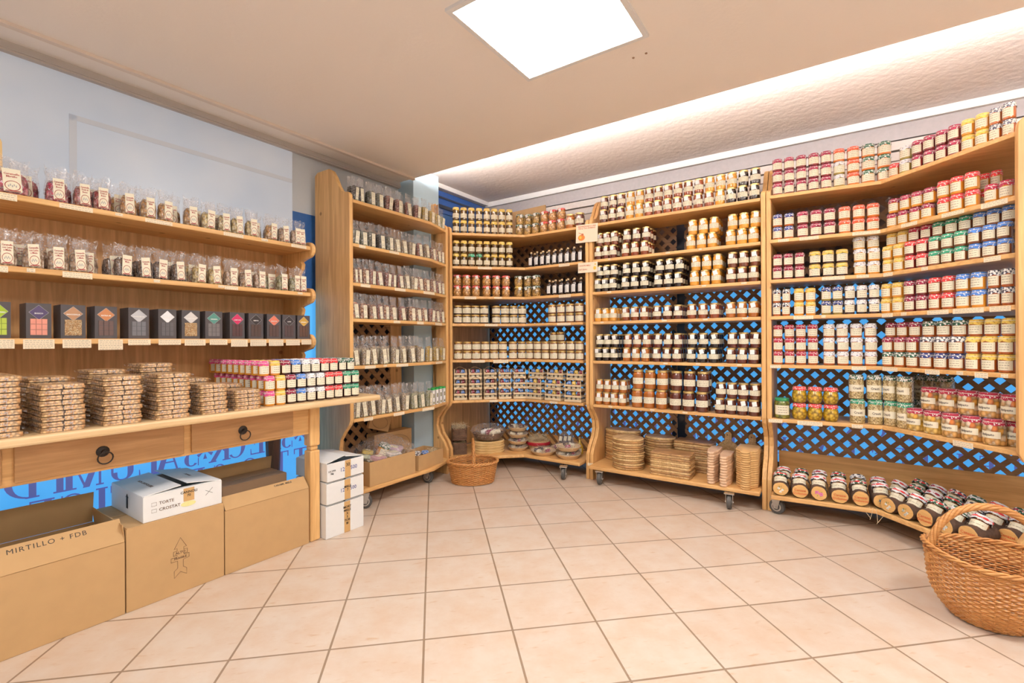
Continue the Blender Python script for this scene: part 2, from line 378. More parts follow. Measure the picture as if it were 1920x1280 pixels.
b = MB(); wallbox(b, 2.75, 3.05, -3.04, -2.86, 0, 2.55); struct('wall_pillar', b, [teal])
# left window: film panels
b = MB(); wallbox(b, -2.0, 1.99, -3.04, -3.03, .08, 1.45); win1 = struct('window_1', b, [blue_film])
b = MB(); wallbox(b, -2.0, 1.80, -3.04, -3.026, 1.45, 2.40); up1 = struct('window_2', b, [pale_film])
b = MB(); wallbox(b, 1.99, 2.74, -3.04, -3.03, .08, 2.0); struct('window_3', b, [dark_pane])
b = MB(); wallbox(b, 1.80, 1.99, -3.04, -3.03, 1.45, 2.0); struct('window_6', b, [plain('blue_pane', lin((60, 110, 180)), .3)])
b = MB()
wallbox(b, .672, .70, -3.026, -3.0235, 1.45, 2.21); wallbox(b, .672, 1.8, -3.026, -3.0235, 2.185, 2.21)
struct('trim_1', b, [glow_film('seam_film', lin((184, 190, 200)), lin((196, 200, 206)), .20)])  # seam given a slight glow so it stays as light as the film
# mouldings under the ceiling along the left wall
b = MB(); wallbox(b, -2.2, 2.73, -2.845, -2.815, 2.425, 2.44); struct('trim_2', b, [plaster('trim_cream', (.82, .70, .60), 60, .05)])
b = MB(); wallbox(b, -2.2, 2.74, -3.03, -3.0, 2.395, 2.44); wallbox(b, -2.2, 2.74, -3.0, -2.992, 2.405, 2.412); struct('trim_3', b, [plaster('trim_grey', (.55, .50, .46), 60, .05)])
# right window behind the shelving
b = MB(); wallbox(b, 3.965, 3.98, -2.9, 2.3, .22, 1.50); win4 = struct('window_4', b, [blue_film])
b = MB(); wallbox(b, 3.955, 3.98, -1.115, -.985, .05, 2.2); wallbox(b, 3.955, 3.98, -2.98, -2.9, .05, 2.2); struct('trim_4', b, [dark_pane])
b = MB(); wallbox(b, 3.90, 3.98, -3.0, 2.3, 2.50, 2.55); struct('trim_5', b, [plain('trim_white_grey', (.76, .73, .71), .6, var=.03)])
b = MB(); wallbox(b, 3.93, 3.98, -3.0, 2.3, 2.40, 2.50); struct('trim_6', b, [plain('shutter_grey', (.42, .38, .38), .5)])
b = MB()
for k in range(4): wallbox(b, 3.925 + .012 * (k % 2), 3.98, -2.9, 2.3, 2.335 - .065 * k, 2.39 - .065 * k)
struct('trim_7', b, [plain('shutter_cream', (.66, .60, .56), .5)])
# dark blue frame on the left wall beyond the pillar
b = MB(); wallbox(b, 3.05, 3.98, -3.04, -3.0, 2.3, 2.50); wallbox(b, 3.05, 3.98, -3.0, -2.985, 2.34, 2.37, 1); wallbox(b, 3.05, 3.98, -3.0, -2.985, 2.43, 2.445, 1)
wallbox(b, 3.05, 3.98, -3.04, -3.01, .1, 2.3, 2); struct('window_5', b, [blue_frame, dark_pane, plain('blue_pane', lin((60, 110, 180)), .3)])
b = MB(); wallbox(b, 2.73, 3.9, -3.04, -2.96, 2.51, 2.55); struct('trim_8', b, [plain('trim_white_grey', (.76, .73, .71), .6, var=.03)])

# big serif letters on the window film, seen from behind
def serif(ch, h):
    t, k, w = h * .17, h * .05, h * .62      # stem, hairline, width
    q = []
    R = lambda x0, x1, y0, y1: q.append([(x0, y0), (x1, y0), (x1, y1), (x0, y1)])
    def L(x0, y0, x1, y1, th): q.append([(x0 - th / 2, y0), (x0 + th / 2, y0), (x1 + th / 2, y1), (x1 - th / 2, y1)])
    def arc(cx, cy, rx, ry, a0, a1, tw, n=14):
        o_, i_ = [], []
        for j in range(n + 1):
            a = math.radians(a0 + (a1 - a0) * j / n); c, s = math.cos(a), math.sin(a)
            o_.append((cx + rx * c, cy + ry * s)); i_.append((cx + (rx - k - (tw - k) * abs(c)) * c, cy + (ry - k * .9) * s))
        for j in range(n): q.append([o_[j], o_[j + 1], i_[j + 1], i_[j]])
    def stem(x): R(x, x + t, 0, h); R(x - t * .4, x + t * 1.4, 0, k); R(x - t * .4, x + t * 1.4, h - k, h)
    if ch == 'I': w = t; stem(0)
    elif ch in 'EL':
        stem(0); R(t, w * .85, 0, k); q.append([(w * .85 - k, 0), (w * .85, 0), (w * .85, h * .25), (w * .85 - k * .5, h * .25)])
        if ch == 'E':
            R(t, w * .8, h - k, h); q.append([(w * .8 - k, h), (w * .8, h), (w * .8, h * .78), (w * .8 - k * .5, h * .78)][::-1]); R(t, w * .6, h * .5, h * .5 + k); R(w * .55, w * .6, h * .4, h * .62)
    elif ch == 'D': stem(0); arc(t * .6, h / 2, w * .95, h / 2, -90, 90, t)
    elif ch == 'C': arc(w * .6, h / 2, w * .6, h / 2, 45, 315, t, 20); R(w * .98, w * 1.04, h * .7, h * .98)
    elif ch == 'O': arc(w * .6, h / 2, w * .6, h / 2, 0, 360, t, 26)
    elif ch == 'P': stem(0); arc(t * .6, h * .74, w * .75, h * .26, -90, 90, t)
    elif ch == 'S':
        arc(w * .42, h * .75, w * .36, h * .25, 40, 270, t * .8); arc(w * .42, h * .26, w * .40, h * .26, -140, 90, t * .9); R(w * .7, w * .75, h * .72, h * .98); R(w * .03, w * .08, 0, h * .28)
    elif ch == 'K': stem(0); L(t, h * .38, w * .95, h, k * 1.3); L(t + w * .18, h * .55, w * 1.0, 0, t * 1.05); R(w * .75, w * 1.2, 0, k); R(w * .7, w * 1.15, h - k, h)
    elif ch == 'A': L(w * .06, 0, w * .5, h, k * 1.3); L(w * .95, 0, w * .52, h, t * 1.05); R(w * .25, w * .75, h * .3, h * .3 + k); R(-w * .1, w * .25, 0, k); R(w * .7, w * 1.2, 0, k)
    elif ch == 'U': R(0, t, h * .28, h); arc(w * .5, h * .3, w * .5, h * .3, 180, 360, t); R(w - k * 1.3, w, h * .3, h); R(-t * .4, t * 1.4, h - k, h); R(w * .8, w * 1.15, h - k, h)
    elif ch == 'M': R(0, k * 1.3, 0, h); L(t * .4, h, w * .62, 0, t); L(w * 1.2, h, w * .64, 0, k * 1.3); R(w * 1.15, w * 1.15 + t, 0, h); R(-t * .4, t * .8, 0, k); R(w * 1.0, w * 1.2 + t * 1.3, 0, k); R(-t * .4, t * .5, h - k, h); R(w * 1.2, w * 1.2 + t * 1.3, h - k, h)
    elif ch == 'T': x = w * .42; stem(x); R(0, w * 1.1, h - k, h); R(0, k, h * .76, h); R(w * 1.1 - k, w * 1.1, h * .76, h)
    elif ch == 'G': arc(w * .6, h / 2, w * .6, h / 2, 45, 330, t, 20); R(w * .95, w * .95 + t * .8, 0, h * .42)
    elif ch == '*':
        for j in range(6):
            a = math.radians(60 * j + 30); c, s = math.cos(a), math.sin(a); cx, cy = w * .5, h * .5
            q.append([(cx + c * .08 * h, cy + s * .08 * h), (cx + c * .3 * h - s * .07 * h, cy + s * .3 * h + c * .07 * h), (cx + c * .3 * h + s * .07 * h, cy + s * .3 * h - c * .07 * h)])
    return q, w
def film_letters(parent, spec, h, z, face):
    for ch, c in spec:
        q, w = serif(ch, h); b = MB()
        for poly in q:
            # mirrored: seen from inside the lettering runs backwards
            if face == 'left': pts = [P(c + (w / 2 - x), -3.0298, z + y) for x, y in poly]; d = Nn * .0012
            else: pts = [P(3.9648, c + (w / 2 - x), z + y) for x, y in poly]; d = -Ws * .0012
            b.extrude(pts, d)
        o = ob('letter', b.mesh('letter', [letter_film], False), parent)
film_letters(win1, [('D', .509), ('I', .635), ('M', .741), ('U', .873), ('L', .975), ('A', 1.078), ('S', 1.182), ('*', 1.259), ('K', 1.343), ('C', 1.44), ('E', 1.55), ('P', 1.66), ('S', 1.75), ('*', 1.85)], .15, .405, 'left')
film_letters(win1, [('O', .33), ('E', .56), ('C', .69), ('I', .79), ('T', .88), ('A', 1.0), ('L', 1.1), ('E', 1.2), ('S', 1.33), ('O', 1.52), ('I', 1.64), ('T', 1.72), ('T', 1.86)], .15, .238, 'left')
film_letters(win4, [(c, -2.6 + .135 * i) for i, c in enumerate('IMULAS*KCEPS*IMULAS*KCEPS*IMULAS')], .125, .46, 'right')
film_letters(win4, [(c, -2.5 + .135 * i) for i, c in enumerate('OSETAL*EILEIM*OSETAL*EILEIM*OSE')], .125, .28, 'right')

# ceiling panels: one in view, three out of view added as fill light
dif_m, dnt, db = newmat('lit_diffuser'); db.inputs['Base Color'].default_value = (1, 1, 1, 1); db.inputs['Emission Color'].default_value = (1, .975, .945, 1); db.inputs['Emission Strength'].default_value = LAMP
for i, (s, n, lb) in enumerate([(1.72, -.973, 'square glowing ceiling panel with thin white frame in view'), (-.35, -.973, 'unseen ceiling panel added as fill light behind the viewer on the left'),
                                (1.72, 1.1, 'unseen ceiling panel added as fill light to the right of the viewer'), (-.35, 1.1, 'unseen ceiling panel added as fill light behind the viewer on the right')]):
    t = thing('ceiling_light', lb, 'ceiling light', P(s, n, 2.44), RL, 'square ceiling panels')
    b = MB(); h = .31; w = .022
    for x0, x1, y0, y1 in ((-h, h, -h, -h + w), (-h, h, h - w, h), (-h, -h + w, -h + w, h - w), (h - w, h, -h + w, h - w)): b.box(x0, x1, y0, y1, -.014, 0)
    ob('frame', b.mesh('frame', [white_paint], False), t)
    b = MB(); b.box(-.288, .288, -.288, .288, -.011, -.001); ob('diffuser', b.mesh('diffuser', [dif_m], False), t)
t = thing('ceiling_anchor', 'pair of small brown screw holes in the ceiling beside the lit panel', 'screw holes', P(2.16, -.78, 2.44))
for q in ((0, 0, 0), (.05, -.035, 0)):
    b = MB(); b.lathe([(.006, -.002), (.006, 0)], 8); ob('screw_hole', b.mesh('screw_hole', [plain('plug_brown', (.35, .2, .12), .7)]), t, q)

# ------------------------------------------------------------------ shelving
Z = [2.045, 1.758, 1.50, 1.265, .953, .605, .135]
TH = .022
def xy(s, n): p = P(s, n); return (p.x, p.y)
UN = {'left': [xy(1.965, -2.60), xy(2.68, -2.60), xy(2.955, -2.69)],
      'corner': [(-.510, 4.045), (.116, 4.150), (.575, 3.835)],
      'honey': [xy(3.482, -1.602), xy(3.482, -.405)],
      'right': [(1.668, 3.055), (2.17, 2.775), (2.268, 2.135)],
      'dresser': [xy(-.3, -2.668), xy(1.715, -2.668)],
      'table': [xy(-.3, -2.29), xy(1.925, -2.29)]}
UNAME = {'left': 'left shelving', 'corner': 'corner shelving', 'honey': 'honey shelving', 'right': 'right shelving', 'dresser': 'dresser', 'table': 'dresser top'}
def offset(poly, d):
    ps = [Vector(p) for p in poly]; out = []
    ns = []
    for a, b_ in zip(ps, ps[1:]):
        e = (b_ - a).normalized(); ns.append(Vector((-e.y, e.x)))
    for i, p in enumerate(ps):
        if i == 0: m = ns[0]; k = 1
        elif i == len(ps) - 1: m = ns[-1]; k = 1
        else:
            m = (ns[i - 1] + ns[i]).normalized(); k = 1 / max(.5, m.dot(ns[i]))
        out.append(p + m * d * k)
    return out
def walk(poly, L):
    for a, b_ in zip(poly, poly[1:]):
        l = (b_ - a).length
        if L <= l or b_ is poly[-1]:
            e = (b_ - a).normalized(); return a + e * L, math.atan2(e.y, e.x)
        L -= l
def solve(poly, px, z):
    tot = sum((b_ - a).length for a, b_ in zip(poly, poly[1:]))
    lo, hi = -.3, tot + .3
    for _ in range(40):
        m = (lo + hi) / 2; p, _a = walk(poly, m)
        if project_u((p.x, p.y, z)) < px: lo = m
        else: hi = m
    return (lo + hi) / 2

def side_profile(front, back_dir, depth, thick_dir, th, zbot=0.0, notch=True, low=.605, ztop=2.28, fwd=0):
    """profile of a side panel: list of 3D points, front edge shaped like the photo"""
    pr = [(0 - fwd, zbot), (0 - fwd, .20), (.03, .26), (.09, .33), (.115, .40), (.105, .46), (.06, .52), (.015, .565), (0, .60), (0, 2.045), (.004, 2.075), (.02, 2.09), (.05, 2.095), (.085, 2.11), (.115, 2.15), (.15, 2.215), (.185, 2.26), (.22, 2.28), (depth - .03, 2.28), (depth, 2.26), (depth, zbot)]
    return [Vector((front[0], front[1], 0)) + back_dir * d + Vector((0, 0, z)) for d, z in pr]
def lattice(b, a, e, z0, z1, out, pitch=.09, w=.0275, th=.007):
    """a, e: end points (Vector) of the panel base; laths at 45 degrees clipped to the rectangle"""
    a = Vector(a); e = Vector(e); L = (e - a).length; d = (e - a).normalized(); H = z1 - z0
    for layer, sg in ((0, 1), (1, -1)):
        k = -H
        while k < L + H:
            # centre line x = k + sg*(y) ; lath half width w/sqrt2 along x
            hw = w / math.sqrt(2)
            poly = [(k - hw, 0), (k + hw, 0), (k + hw + H, H), (k - hw + H, H)] if sg > 0 else [(k - hw + H, 0), (k + hw + H, 0), (k + hw, H), (k - hw, H)]
            # clip to 0..L
            def clip(pl, lim, keep):
                o_ = []
                for i in range(len(pl)):
                    p, q = pl[i], pl[(i + 1) % len(pl)]; ip, iq = keep(p[0]), keep(q[0])
                    if ip: o_.append(p)
                    if ip != iq:
                        t_ = (lim - p[0]) / (q[0] - p[0]); o_.append((lim, p[1] + t_ * (q[1] - p[1])))
                return o_
            poly = clip(poly, 0, lambda x: x >= -1e-9)
            if len(poly) > 2: poly = clip(poly, L, lambda x: x <= L + 1e-9)
            if len(poly) > 2:
                b.extrude([a + d * x + Vector((0, 0, z0 + y)) + out * (layer * th) for x, y in poly], out * th)
            k += pitch
class Unit: pass
def caster(parent, loc, ang, org):
    c = ob('caster', None, parent, Vector(loc) - org, ang)
    c2 = c
    b = MB()
    b.box(-.03, .03, -.03, .03, .100, .106)
    for sx in (-1, 1):
        b.extrude([(sx * .019, -.028, .10), (sx * .019, .028, .10), (sx * .019, .012, .035), (sx * .019, -.012, .035)], (sx * .003, 0, 0))
    b.lathe([(.006, -.026), (.006, .026)], 8, M=Matrix.Translation((0, 0, .046)) @ Matrix.Rotation(PI / 2, 4, 'Y'))
    me = b.mesh('caster', [metal]); bpy.data.objects.remove(c)
    c = ob('caster', me, parent, Vector(loc) - org, ang)
    w = MB(); w.lathe([(.018, -.014), (.040, -.015), (.046, -.011), (.047, 0), (.046, .011), (.040, .015), (.018, .014)], 22, M=Matrix.Translation((0, 0, .047)) @ Matrix.Rotation(PI / 2, 4, 'Y'))
    w.lathe([(.030, -.0158), (.030, .0158)], 18, 1, M=Matrix.Translation((0, 0, .047)) @ Matrix.Rotation(PI / 2, 4, 'Y'))
    w.lathe([(.022, -.0162), (.022, .0162)], 18, 0, M=Matrix.Translation((0, 0, .047)) @ Matrix.Rotation(PI / 2, 4, 'Y'))
    w.lathe([(.013, -.017), (.013, .017)], 12, 1, M=Matrix.Translation((0, 0, .047)) @ Matrix.Rotation(PI / 2, 4, 'Y'))
    ob('wheel', w.mesh('wheel', [rubber, metal]), c)
FWD = {'left': .03, 'corner': .07, 'honey': .09, 'right': .09}
def shelving(key, label, back, sides, mats, casters, tags=(), backs=(), depthmat=None):
    """back: xy points closing the shelf polygon behind the front line (right end to left end)"""
    org = Vector((UN[key][0][0], UN[key][0][1], 0))
    t = thing('shelving_unit', label, 'shelving', org)
    fr = [Vector(p) for p in UN[key]]
    def put(name, b, ms, bev=.003, lab=None, sm=False):
        me = b.mesh(name, ms, sm); me.transform(Matrix.Translation(-org)); return ob(name, me, t, bevel=bev, label=lab)
    for i, z in enumerate(Z[:6]):
        b = MB(); poly = [tuple(p) for p in fr] + [tuple(Vector(p)) for p in back]; b.prism(poly, z - TH, z); put('shelf', b, [mats])
    b = MB(); f2 = offset(UN[key], -FWD[key]); b.prism([tuple(p) for p in f2] + [tuple(Vector(p)) for p in back], Z[6] - .028, Z[6]); put('platform', b, [mats], .008)
    for (fx, bd, dep, td, th) in sides:
        b = MB(); b.extrude(side_profile(fx, bd, dep, None, th), td * th); put('side_panel', b, [pine_z], .004)
    for fn in backs:
        b = MB(); nm, ms = fn(b); put(nm, b, ms, 0)
    for c in casters: caster(t, (c[0], c[1], 0), c[2], org)
    # paper price strips on the shelf edges
    for (si, px, wpx, hh) in tags:
        z = Z[si] - .003; pl = [Vector(p) for p in UN[key]]
        L0 = solve(pl, px, z); L1 = solve(pl, px + wpx, z); p, a = walk(pl, (L0 + L1) / 2)
        b = MB(); w = abs(L1 - L0) / 2; b.box(-w, w, -.0022, -.0006, -hh, 0)
        nl = max(1, int(hh / .008))
        for q in range(nl):
            x = -w * .85
            while x < w * .8:
                l = random.uniform(.006, .016); b.box(x, min(w * .9, x + l), -.0025, -.0021, -hh + (q + .45) * hh / nl, -hh + (q + .45) * hh / nl + .0018, 1); x += l + .004
        me = b.mesh('price_tag', [tagm, line_m], False)
        o = ob('price_tag', me, t, Vector((p.x, p.y, z)) - org, a)
    return t
mS, mN = -Nn, Ws       # towards the wall behind: left wall things / right wall things
V3 = lambda p: Vector((p[0], p[1], 0))
# left unit
u = 'left'
def bk_left(b):
    lattice(b, P(1.97, -2.985), P(2.60, -2.985), Z[6], 2.04, Nn, .1, .034); return 'lattice', [wood('lath_pine', (.46, .26, .12), (.32, .17, .075), (1, 0, 0), RL, knots=False)]
def bk_left2(b): wallbox(b, 2.60, 2.72, -2.99, -2.975, .135, 2.04); return 'back_board', [pine_back]
T_left = [(1, 673, 12, .02), (1, 730, 18, .015), (2, 676, 18, .02), (2, 740, 20, .02), (2, 794, 18, .02), (3, 738, 12, .018), (3, 782, 12, .02), (3, 816, 12, .02), (4, 684, 20, .02), (4, 743, 22, .02), (4, 719, 6, .012), (5, 682, 17, .022), (5, 738, 20, .022), (5, 792, 20, .022), (4, 817, 12, .018)]
shelving('left', 'tall pine shelving on casters against the left wall, full of herb bags', [xy(2.955, -2.83), xy(2.735, -2.83), xy(2.735, -2.97), xy(1.965, -2.97)],
         [(xy(1.937, -2.60), mS, .38, Ws, .028), (xy(2.956, -2.69), mS, .155, Ws, .028)], pine_s,
         [(P(2.05, -2.60).x, P(2.05, -2.60).y, RL + .9), (P(2.70, -2.66).x, P(2.70, -2.66).y, RL + .3), (P(2.05, -2.92).x, P(2.05, -2.92).y, RL), (P(2.62, -2.92).x, P(2.62, -2.92).y, RL)],
         tags=T_left, backs=[bk_left, bk_left2])
# corner unit
def bk_c1(b): lattice(b, P(3.85, -2.90), P(3.85, -1.68), Z[6], 2.04, -Ws); return 'lattice', [lath_m]
def bk_c2(b): wallbox(b, 3.05, 3.85, -2.93, -2.915, .135, 2.04); return 'back_board', [pine_back]
def bk_c3(b): wallbox(b, 3.84, 3.853, -2.9, -1.68, .135, .24); return 'back_rail', [pine_n]
T_c = [(1, 896, 26, .02), (1, 1048, 20, .024), (2, 871, 22, .022), (2, 927, 14, .016), (2, 1048, 22, .024), (3, 909, 24, .02), (3, 1045, 25, .02), (4, 884, 25, .022), (4, 925, 28, .028), (5, 918, 15, .018), (5, 1031, 14, .018)]
ct = shelving('corner', 'pine corner shelving with bent shelves, between the left and honey shelving', [xy(3.835, -1.70), xy(3.835, -2.91), xy(3.06, -2.91)],
              [(xy(3.02, -2.70), mS, .21, Ws, .028), (xy(3.482, -1.665), mN, .37, Nn, .028)], pine_n,
              [(.41, 3.80, RR + .35), (-.25, 4.08, RR), (.1, 4.5, RR), (.45, 4.1, RR)], tags=T_c, backs=[bk_c1, bk_c2, bk_c3])
# honey unit
def bk_h1(b): lattice(b, P(3.85, -1.60), P(3.85, -1.04), Z[6], 2.04, -Ws, .09); return 'lattice', [lath_m]
def bk_h2(b): lattice(b, P(3.85, -.98), P(3.85, -.41), Z[6], 2.04, -Ws, .09); return 'lattice', [lath_m]
def bk_h3(b): wallbox(b, 3.84, 3.853, -1.6, -.41, .135, .24); return 'back_rail', [pine_n]
T_h = [(k, x, w, .011) for k, x, w in ((1, 1140, 5), (1, 1248, 8), (1, 1310, 6), (2, 1138, 8), (2, 1248, 8), (2, 1316, 8), (2, 1390, 10), (3, 1126, 6), (3, 1241, 9), (3, 1318, 9), (3, 1392, 10), (4, 1244, 8), (4, 1305, 8), (4, 1382, 9), (5, 1141, 7), (5, 1219, 8), (5, 1280, 9))] + [(6, 1102, 18, .022)]
shelving('honey', 'straight pine shelving stocked with honey jars, chopping boards at its foot', [xy(3.835, -.405), xy(3.835, -1.602)],
         [(xy(3.482, -1.632), mN, .37, Nn, .028), (xy(3.482, -.403), mN, .37, Nn, .028)], pine_n,
         [(.675, 3.66, RR + .2), (1.43, 3.12, RR + .1), (.95, 3.95, RR), (1.7, 3.4, RR)], tags=T_h, backs=[bk_h1, bk_h2, bk_h3])
# right unit
def bk_r1(b): lattice(b, P(3.85, -.343), P(3.85, 1.02), .33, 2.04, -Ws, .09); return 'lattice', [lath_m]
def bk_r3(b): wallbox(b, 3.835, 3.85, -.335, 1.02, .135, .33); return 'back_rail', [pine_n]
T_r = [(1, 1459, 20, .018), (1, 1499, 36, .02), (1, 1598, 52, .02), (1, 1690, 30, .02), (1, 1766, 42, .02), (1, 1840, 50, .024), (2, 1541, 43, .02), (2, 1606, 23, .018), (2, 1657, 17, .02), (2, 1728, 12, .018), (2, 1845, 32, .022),
       (3, 1488, 37, .022), (3, 1540, 8, .015), (3, 1654, 20, .022), (3, 1690, 10, .018), (3, 1739, 40, .022), (3, 1787, 58, .024), (3, 1856, 40, .024), (4, 1444, 20, .02), (4, 1597, 27, .022), (4, 1655, 28, .022), (4, 1735, 27, .024), (4, 1794, 12, .018), (4, 1828, 25, .026), (4, 1877, 14, .018),
       (5, 1441, 26, .022), (5, 1495, 47, .026), (5, 1597, 21, .022), (5, 1787, 38, .028)]
bcn = (V3(UN['right'][2]) - V3(UN['right'][1])).normalized(); outn = Vector((-bcn.y, bcn.x, 0))
cc = V3(UN['right'][2])
rt_dir = outn
shelving('right', 'pine corner shelving with bent shelves at the right, stocked with cloth-capped jars', [xy(3.03, .98), xy(3.835, .98), xy(3.835, -.35)],
         [(xy(3.482, -.372), mN, .37, Nn, .028), ((cc + bcn * .004)[:2], Nn, .36, -Ws * 1.0, .045)], pine_n,
         [(1.695, 3.03, RR + 1.2), (2.25, 2.25, RR), (2.1, 3.2, RR), (2.55, 2.6, RR)], tags=T_r, backs=[bk_r1, bk_r3])

# ------------------------------------------------------------------ dresser (table with a shelf back)
org = P(.8, -2.65)
dr = thing('dresser', 'long pine dresser with drawers and three back shelves of sweets', 'dresser', org)
def dput(name, b, ms, bev=.003, par=None, lab=None, sm=False, po=None):
    me = b.mesh(name, ms, sm); me.transform(Matrix.Translation(-(po or org)))
    return ob(name, me, par or dr, (0, 0, 0) if not po else po - org, bevel=bev, label=lab)
b = MB(); wallbox(b, -.35, 1.925, -2.985, -2.29, .757, .789); dput('tabletop', b, [pine_edge], .008)
b = MB(); wallbox(b, -.3, 1.53, -2.455, -2.418, .60, .757); dput('apron', b, [pine_s])
b = MB(); wallbox(b, 1.53, 1.55, -2.93, -2.45, .60, .757); dput('apron', b, [pine_s])
for d0, d1 in ((.385, .915), (.945, 1.43), (-.2, .355)):
    b = MB(); wallbox(b, d0, d1, -2.418, -2.404, .613, .75); d = dput('drawer', b, [wood('drawer_front', (.60, .33, .14), (.46, .24, .09), (1, 0, 0), RL)], .003)
    po = P((d0 + d1) / 2 - .02, -2.402, .68)
    b = MB(); M = Matrix.Translation(po) @ Matrix.Rotation(RL, 4, 'Z')
    b.lathe([(.001, .006), (.018, .004), (.022, 0)], 14, M=M @ Matrix.Rotation(PI / 2, 4, 'X')); b.lathe([(.007, .02), (.009, .012), (.005, 0)], 10, M=M @ Matrix.Rotation(PI / 2, 4, 'X'))
    b.tube([M @ Vector((.024 * math.cos(a * PI / 8) + .003, -.018 - .004 * math.sin(a * PI / 8), -.024 + .024 * math.sin(a * PI / 8))) for a in range(16)], .0028, 6, closed=True)
    me = b.mesh('ring_pull', [iron]); me.transform(Matrix.Translation(-org)); ob('ring_pull', me, d)
for s0, s1, fr in ((1.528, 1.590, 1),):
    b = MB(); wallbox(b, s0, s1, -2.468, -2.403, .53, .757); wallbox(b, s0 + .008, s1 - .008, -2.46, -2.411, .505, .53); wallbox(b, s0 + .001, s1 - .001, -2.467, -2.404, 0, .505); dput('leg', b, [pine_z], .008)
b = MB()
def oct_(s, n, r): return [P(s + r * math.cos(PI / 4 * k + PI / 8), n + r * math.sin(PI / 4 * k + PI / 8)) for k in range(8)]
for s in (1.575,):
    rs = [(.62, .03), (.60, .03), (.585, .046), (.40, .040), (.02, .028), (0, .028)]
    for (za, ra), (zb, rb) in zip(rs, rs[1:]):
        lo = [p + Vector((0, 0, zb)) for p in oct_(s, -2.87, rb)]; hi = [p + Vector((0, 0, za)) for p in oct_(s, -2.87, ra)]
        b.add(lo + hi, [(i, (i + 1) % 8, 8 + (i + 1) % 8, 8 + i) for i in range(8)] + [tuple(range(8))[::-1], tuple(range(8, 16))])
wallbox(b, 1.535, 1.60, -2.92, -2.85, .60, .757); dput('leg', b, [old_wood], 0, lab='dark rear leg')
for n in (-2.436, -2.87):
    b = MB(); wallbox(b, -.29, -.23, n - .03, n + .03, 0, .757); dput('leg', b, [pine_z], .006)
b = MB(); wallbox(b, -.3, 1.729, -2.995, -2.98, .789, 1.695); dput('back_panel', b, [pine_back], 0)
DZ = [1.70, 1.415, 1.130]
for z in DZ:
    b = MB(); wallbox(b, -.3, 1.705, -2.98, -2.668, z - .024, z); dput('shelf', b, [pine_s], .004)
# scalloped end board
pr = [(-2.98, .789), (-2.80, .789)]
for z in (1.130, 1.415, 1.70):
    pr += [(-2.80, z - .16), (-2.77, z - .13), (-2.76, z - .10), (-2.775, z - .085), (-2.74, z - .075)]
    for k in range(9):
        a = -PI / 2 + PI * k / 8; pr.append((-2.70 + .05 * math.cos(a), z - .018 + .048 * math.sin(a)))
    pr += [(-2.74, z + .032), (-2.80, z + .05)] if z < 1.6 else [(-2.75, z + .03)]
pr += [(-2.98, 1.72)]
b = MB(); b.extrude([P(1.705, n, z) for n, z in pr], Ws * .024); dput('end_board', b, [pine_z], .004)
def dtag(si, px0, px1, hh, dz=0):
    z = DZ[si] - .004 - dz; pl = [Vector(p) for p in UN['dresser']]; L0 = solve(pl, px0, z); L1 = solve(pl, px1, z); p, a = walk(pl, (L0 + L1) / 2)
    b = MB(); w = (L1 - L0) / 2; b.box(-w, w, -.0022, -.0006, -hh, 0)
    nl = max(1, int(hh / .007))
    for q in range(nl):
        x = -w * .88
        while x < w * .8:
            l = random.uniform(.004, .011); b.box(x, min(w * .9, x + l), -.0025, -.0021, -hh + (q + .35) * hh / nl, -hh + (q + .35) * hh / nl + .0018, 1); x += l + .003
    ob('price_tag', b.mesh('price_tag', [tagm, line_m], False), dr, Vector((p.x, p.y, z)) - org, a)
for a_ in [(0, -20, 32, .026), (0, 111, 174, .02), (0, 216, 230, .012), (0, 272, 323, .018), (0, 419, 456, .018), (0, 490, 502, .012), (0, 546, 574, .018),
           (1, -20, 15, .024), (1, 50, 66, .015), (1, 117, 173, .024), (1, 288, 300, .013), (1, 409, 420, .012), (1, 421, 446, .018), (1, 558, 567, .012),
           (2, -30, 27, .036), (2, 43, 102, .038), (2, 117, 171, .036), (2, 184, 230, .046), (2, 240, 282, .026), (2, 297, 339, .026), (2, 346, 385, .03), (2, 393, 426, .028), (2, 433, 464, .038), (2, 469, 499, .036), (2, 504, 531, .036), (2, 536, 562, .034), (2, 565, 589, .03)]: dtag(*a_)
# ------------------------------------------------------------------ goods: templates are lists of (part name, mesh, label)
def inst(name, tm, loc, rz, label, cat, group=None, sc=(1, 1, 1)):
    """a thing with its own copies of every part; the copies share mesh data"""
    t = thing(name, label, cat, (loc[0], loc[1], loc[2] + .0005), rz, group); t.scale = sc
    for pn, me, lb in tm:
        if isinstance(me, list):
            continue
        o = bpy.data.objects.new(pn, me); C.objects.link(o); o.parent = t
        if lb: o['label'] = lb
    return t
def curved_label(b, r, z0, z1, half, mi=0, seg=10, lines=3, line_mi=1, rnd=None):
    """paper strip around the front (-Y) of a jar"""
    rnd = rnd or random
    A = lambda t: -PI / 2 + half * (2 * t - 1)
    v = []; rr = r + .0007
    for k in range(seg + 1):
        a = A(k / seg); v += [(rr * math.cos(a), rr * math.sin(a), z0), (rr * math.cos(a), rr * math.sin(a), z1)]
    b.add(v, [(2 * k, 2 * k + 2, 2 * k + 3, 2 * k + 1) for k in range(seg)], mi)
    rr = r + .0012; h = z1 - z0
    for l in range(lines):
        x = .22 + rnd.random() * .1; z = z1 - h * (l + .8) / (lines + .7)
        while x < .78:
            w = .06 + rnd.random() * .12; x2 = min(.82, x + w); v = []
            for k in range(3):
                a = A(x + (x2 - x) * k / 2); v += [(rr * math.cos(a), rr * math.sin(a), z - h * .035), (rr * math.cos(a), rr * math.sin(a), z + h * .035)]
            b.add(v, [(0, 2, 3, 1), (2, 4, 5, 3)], line_mi); x = x2 + .035
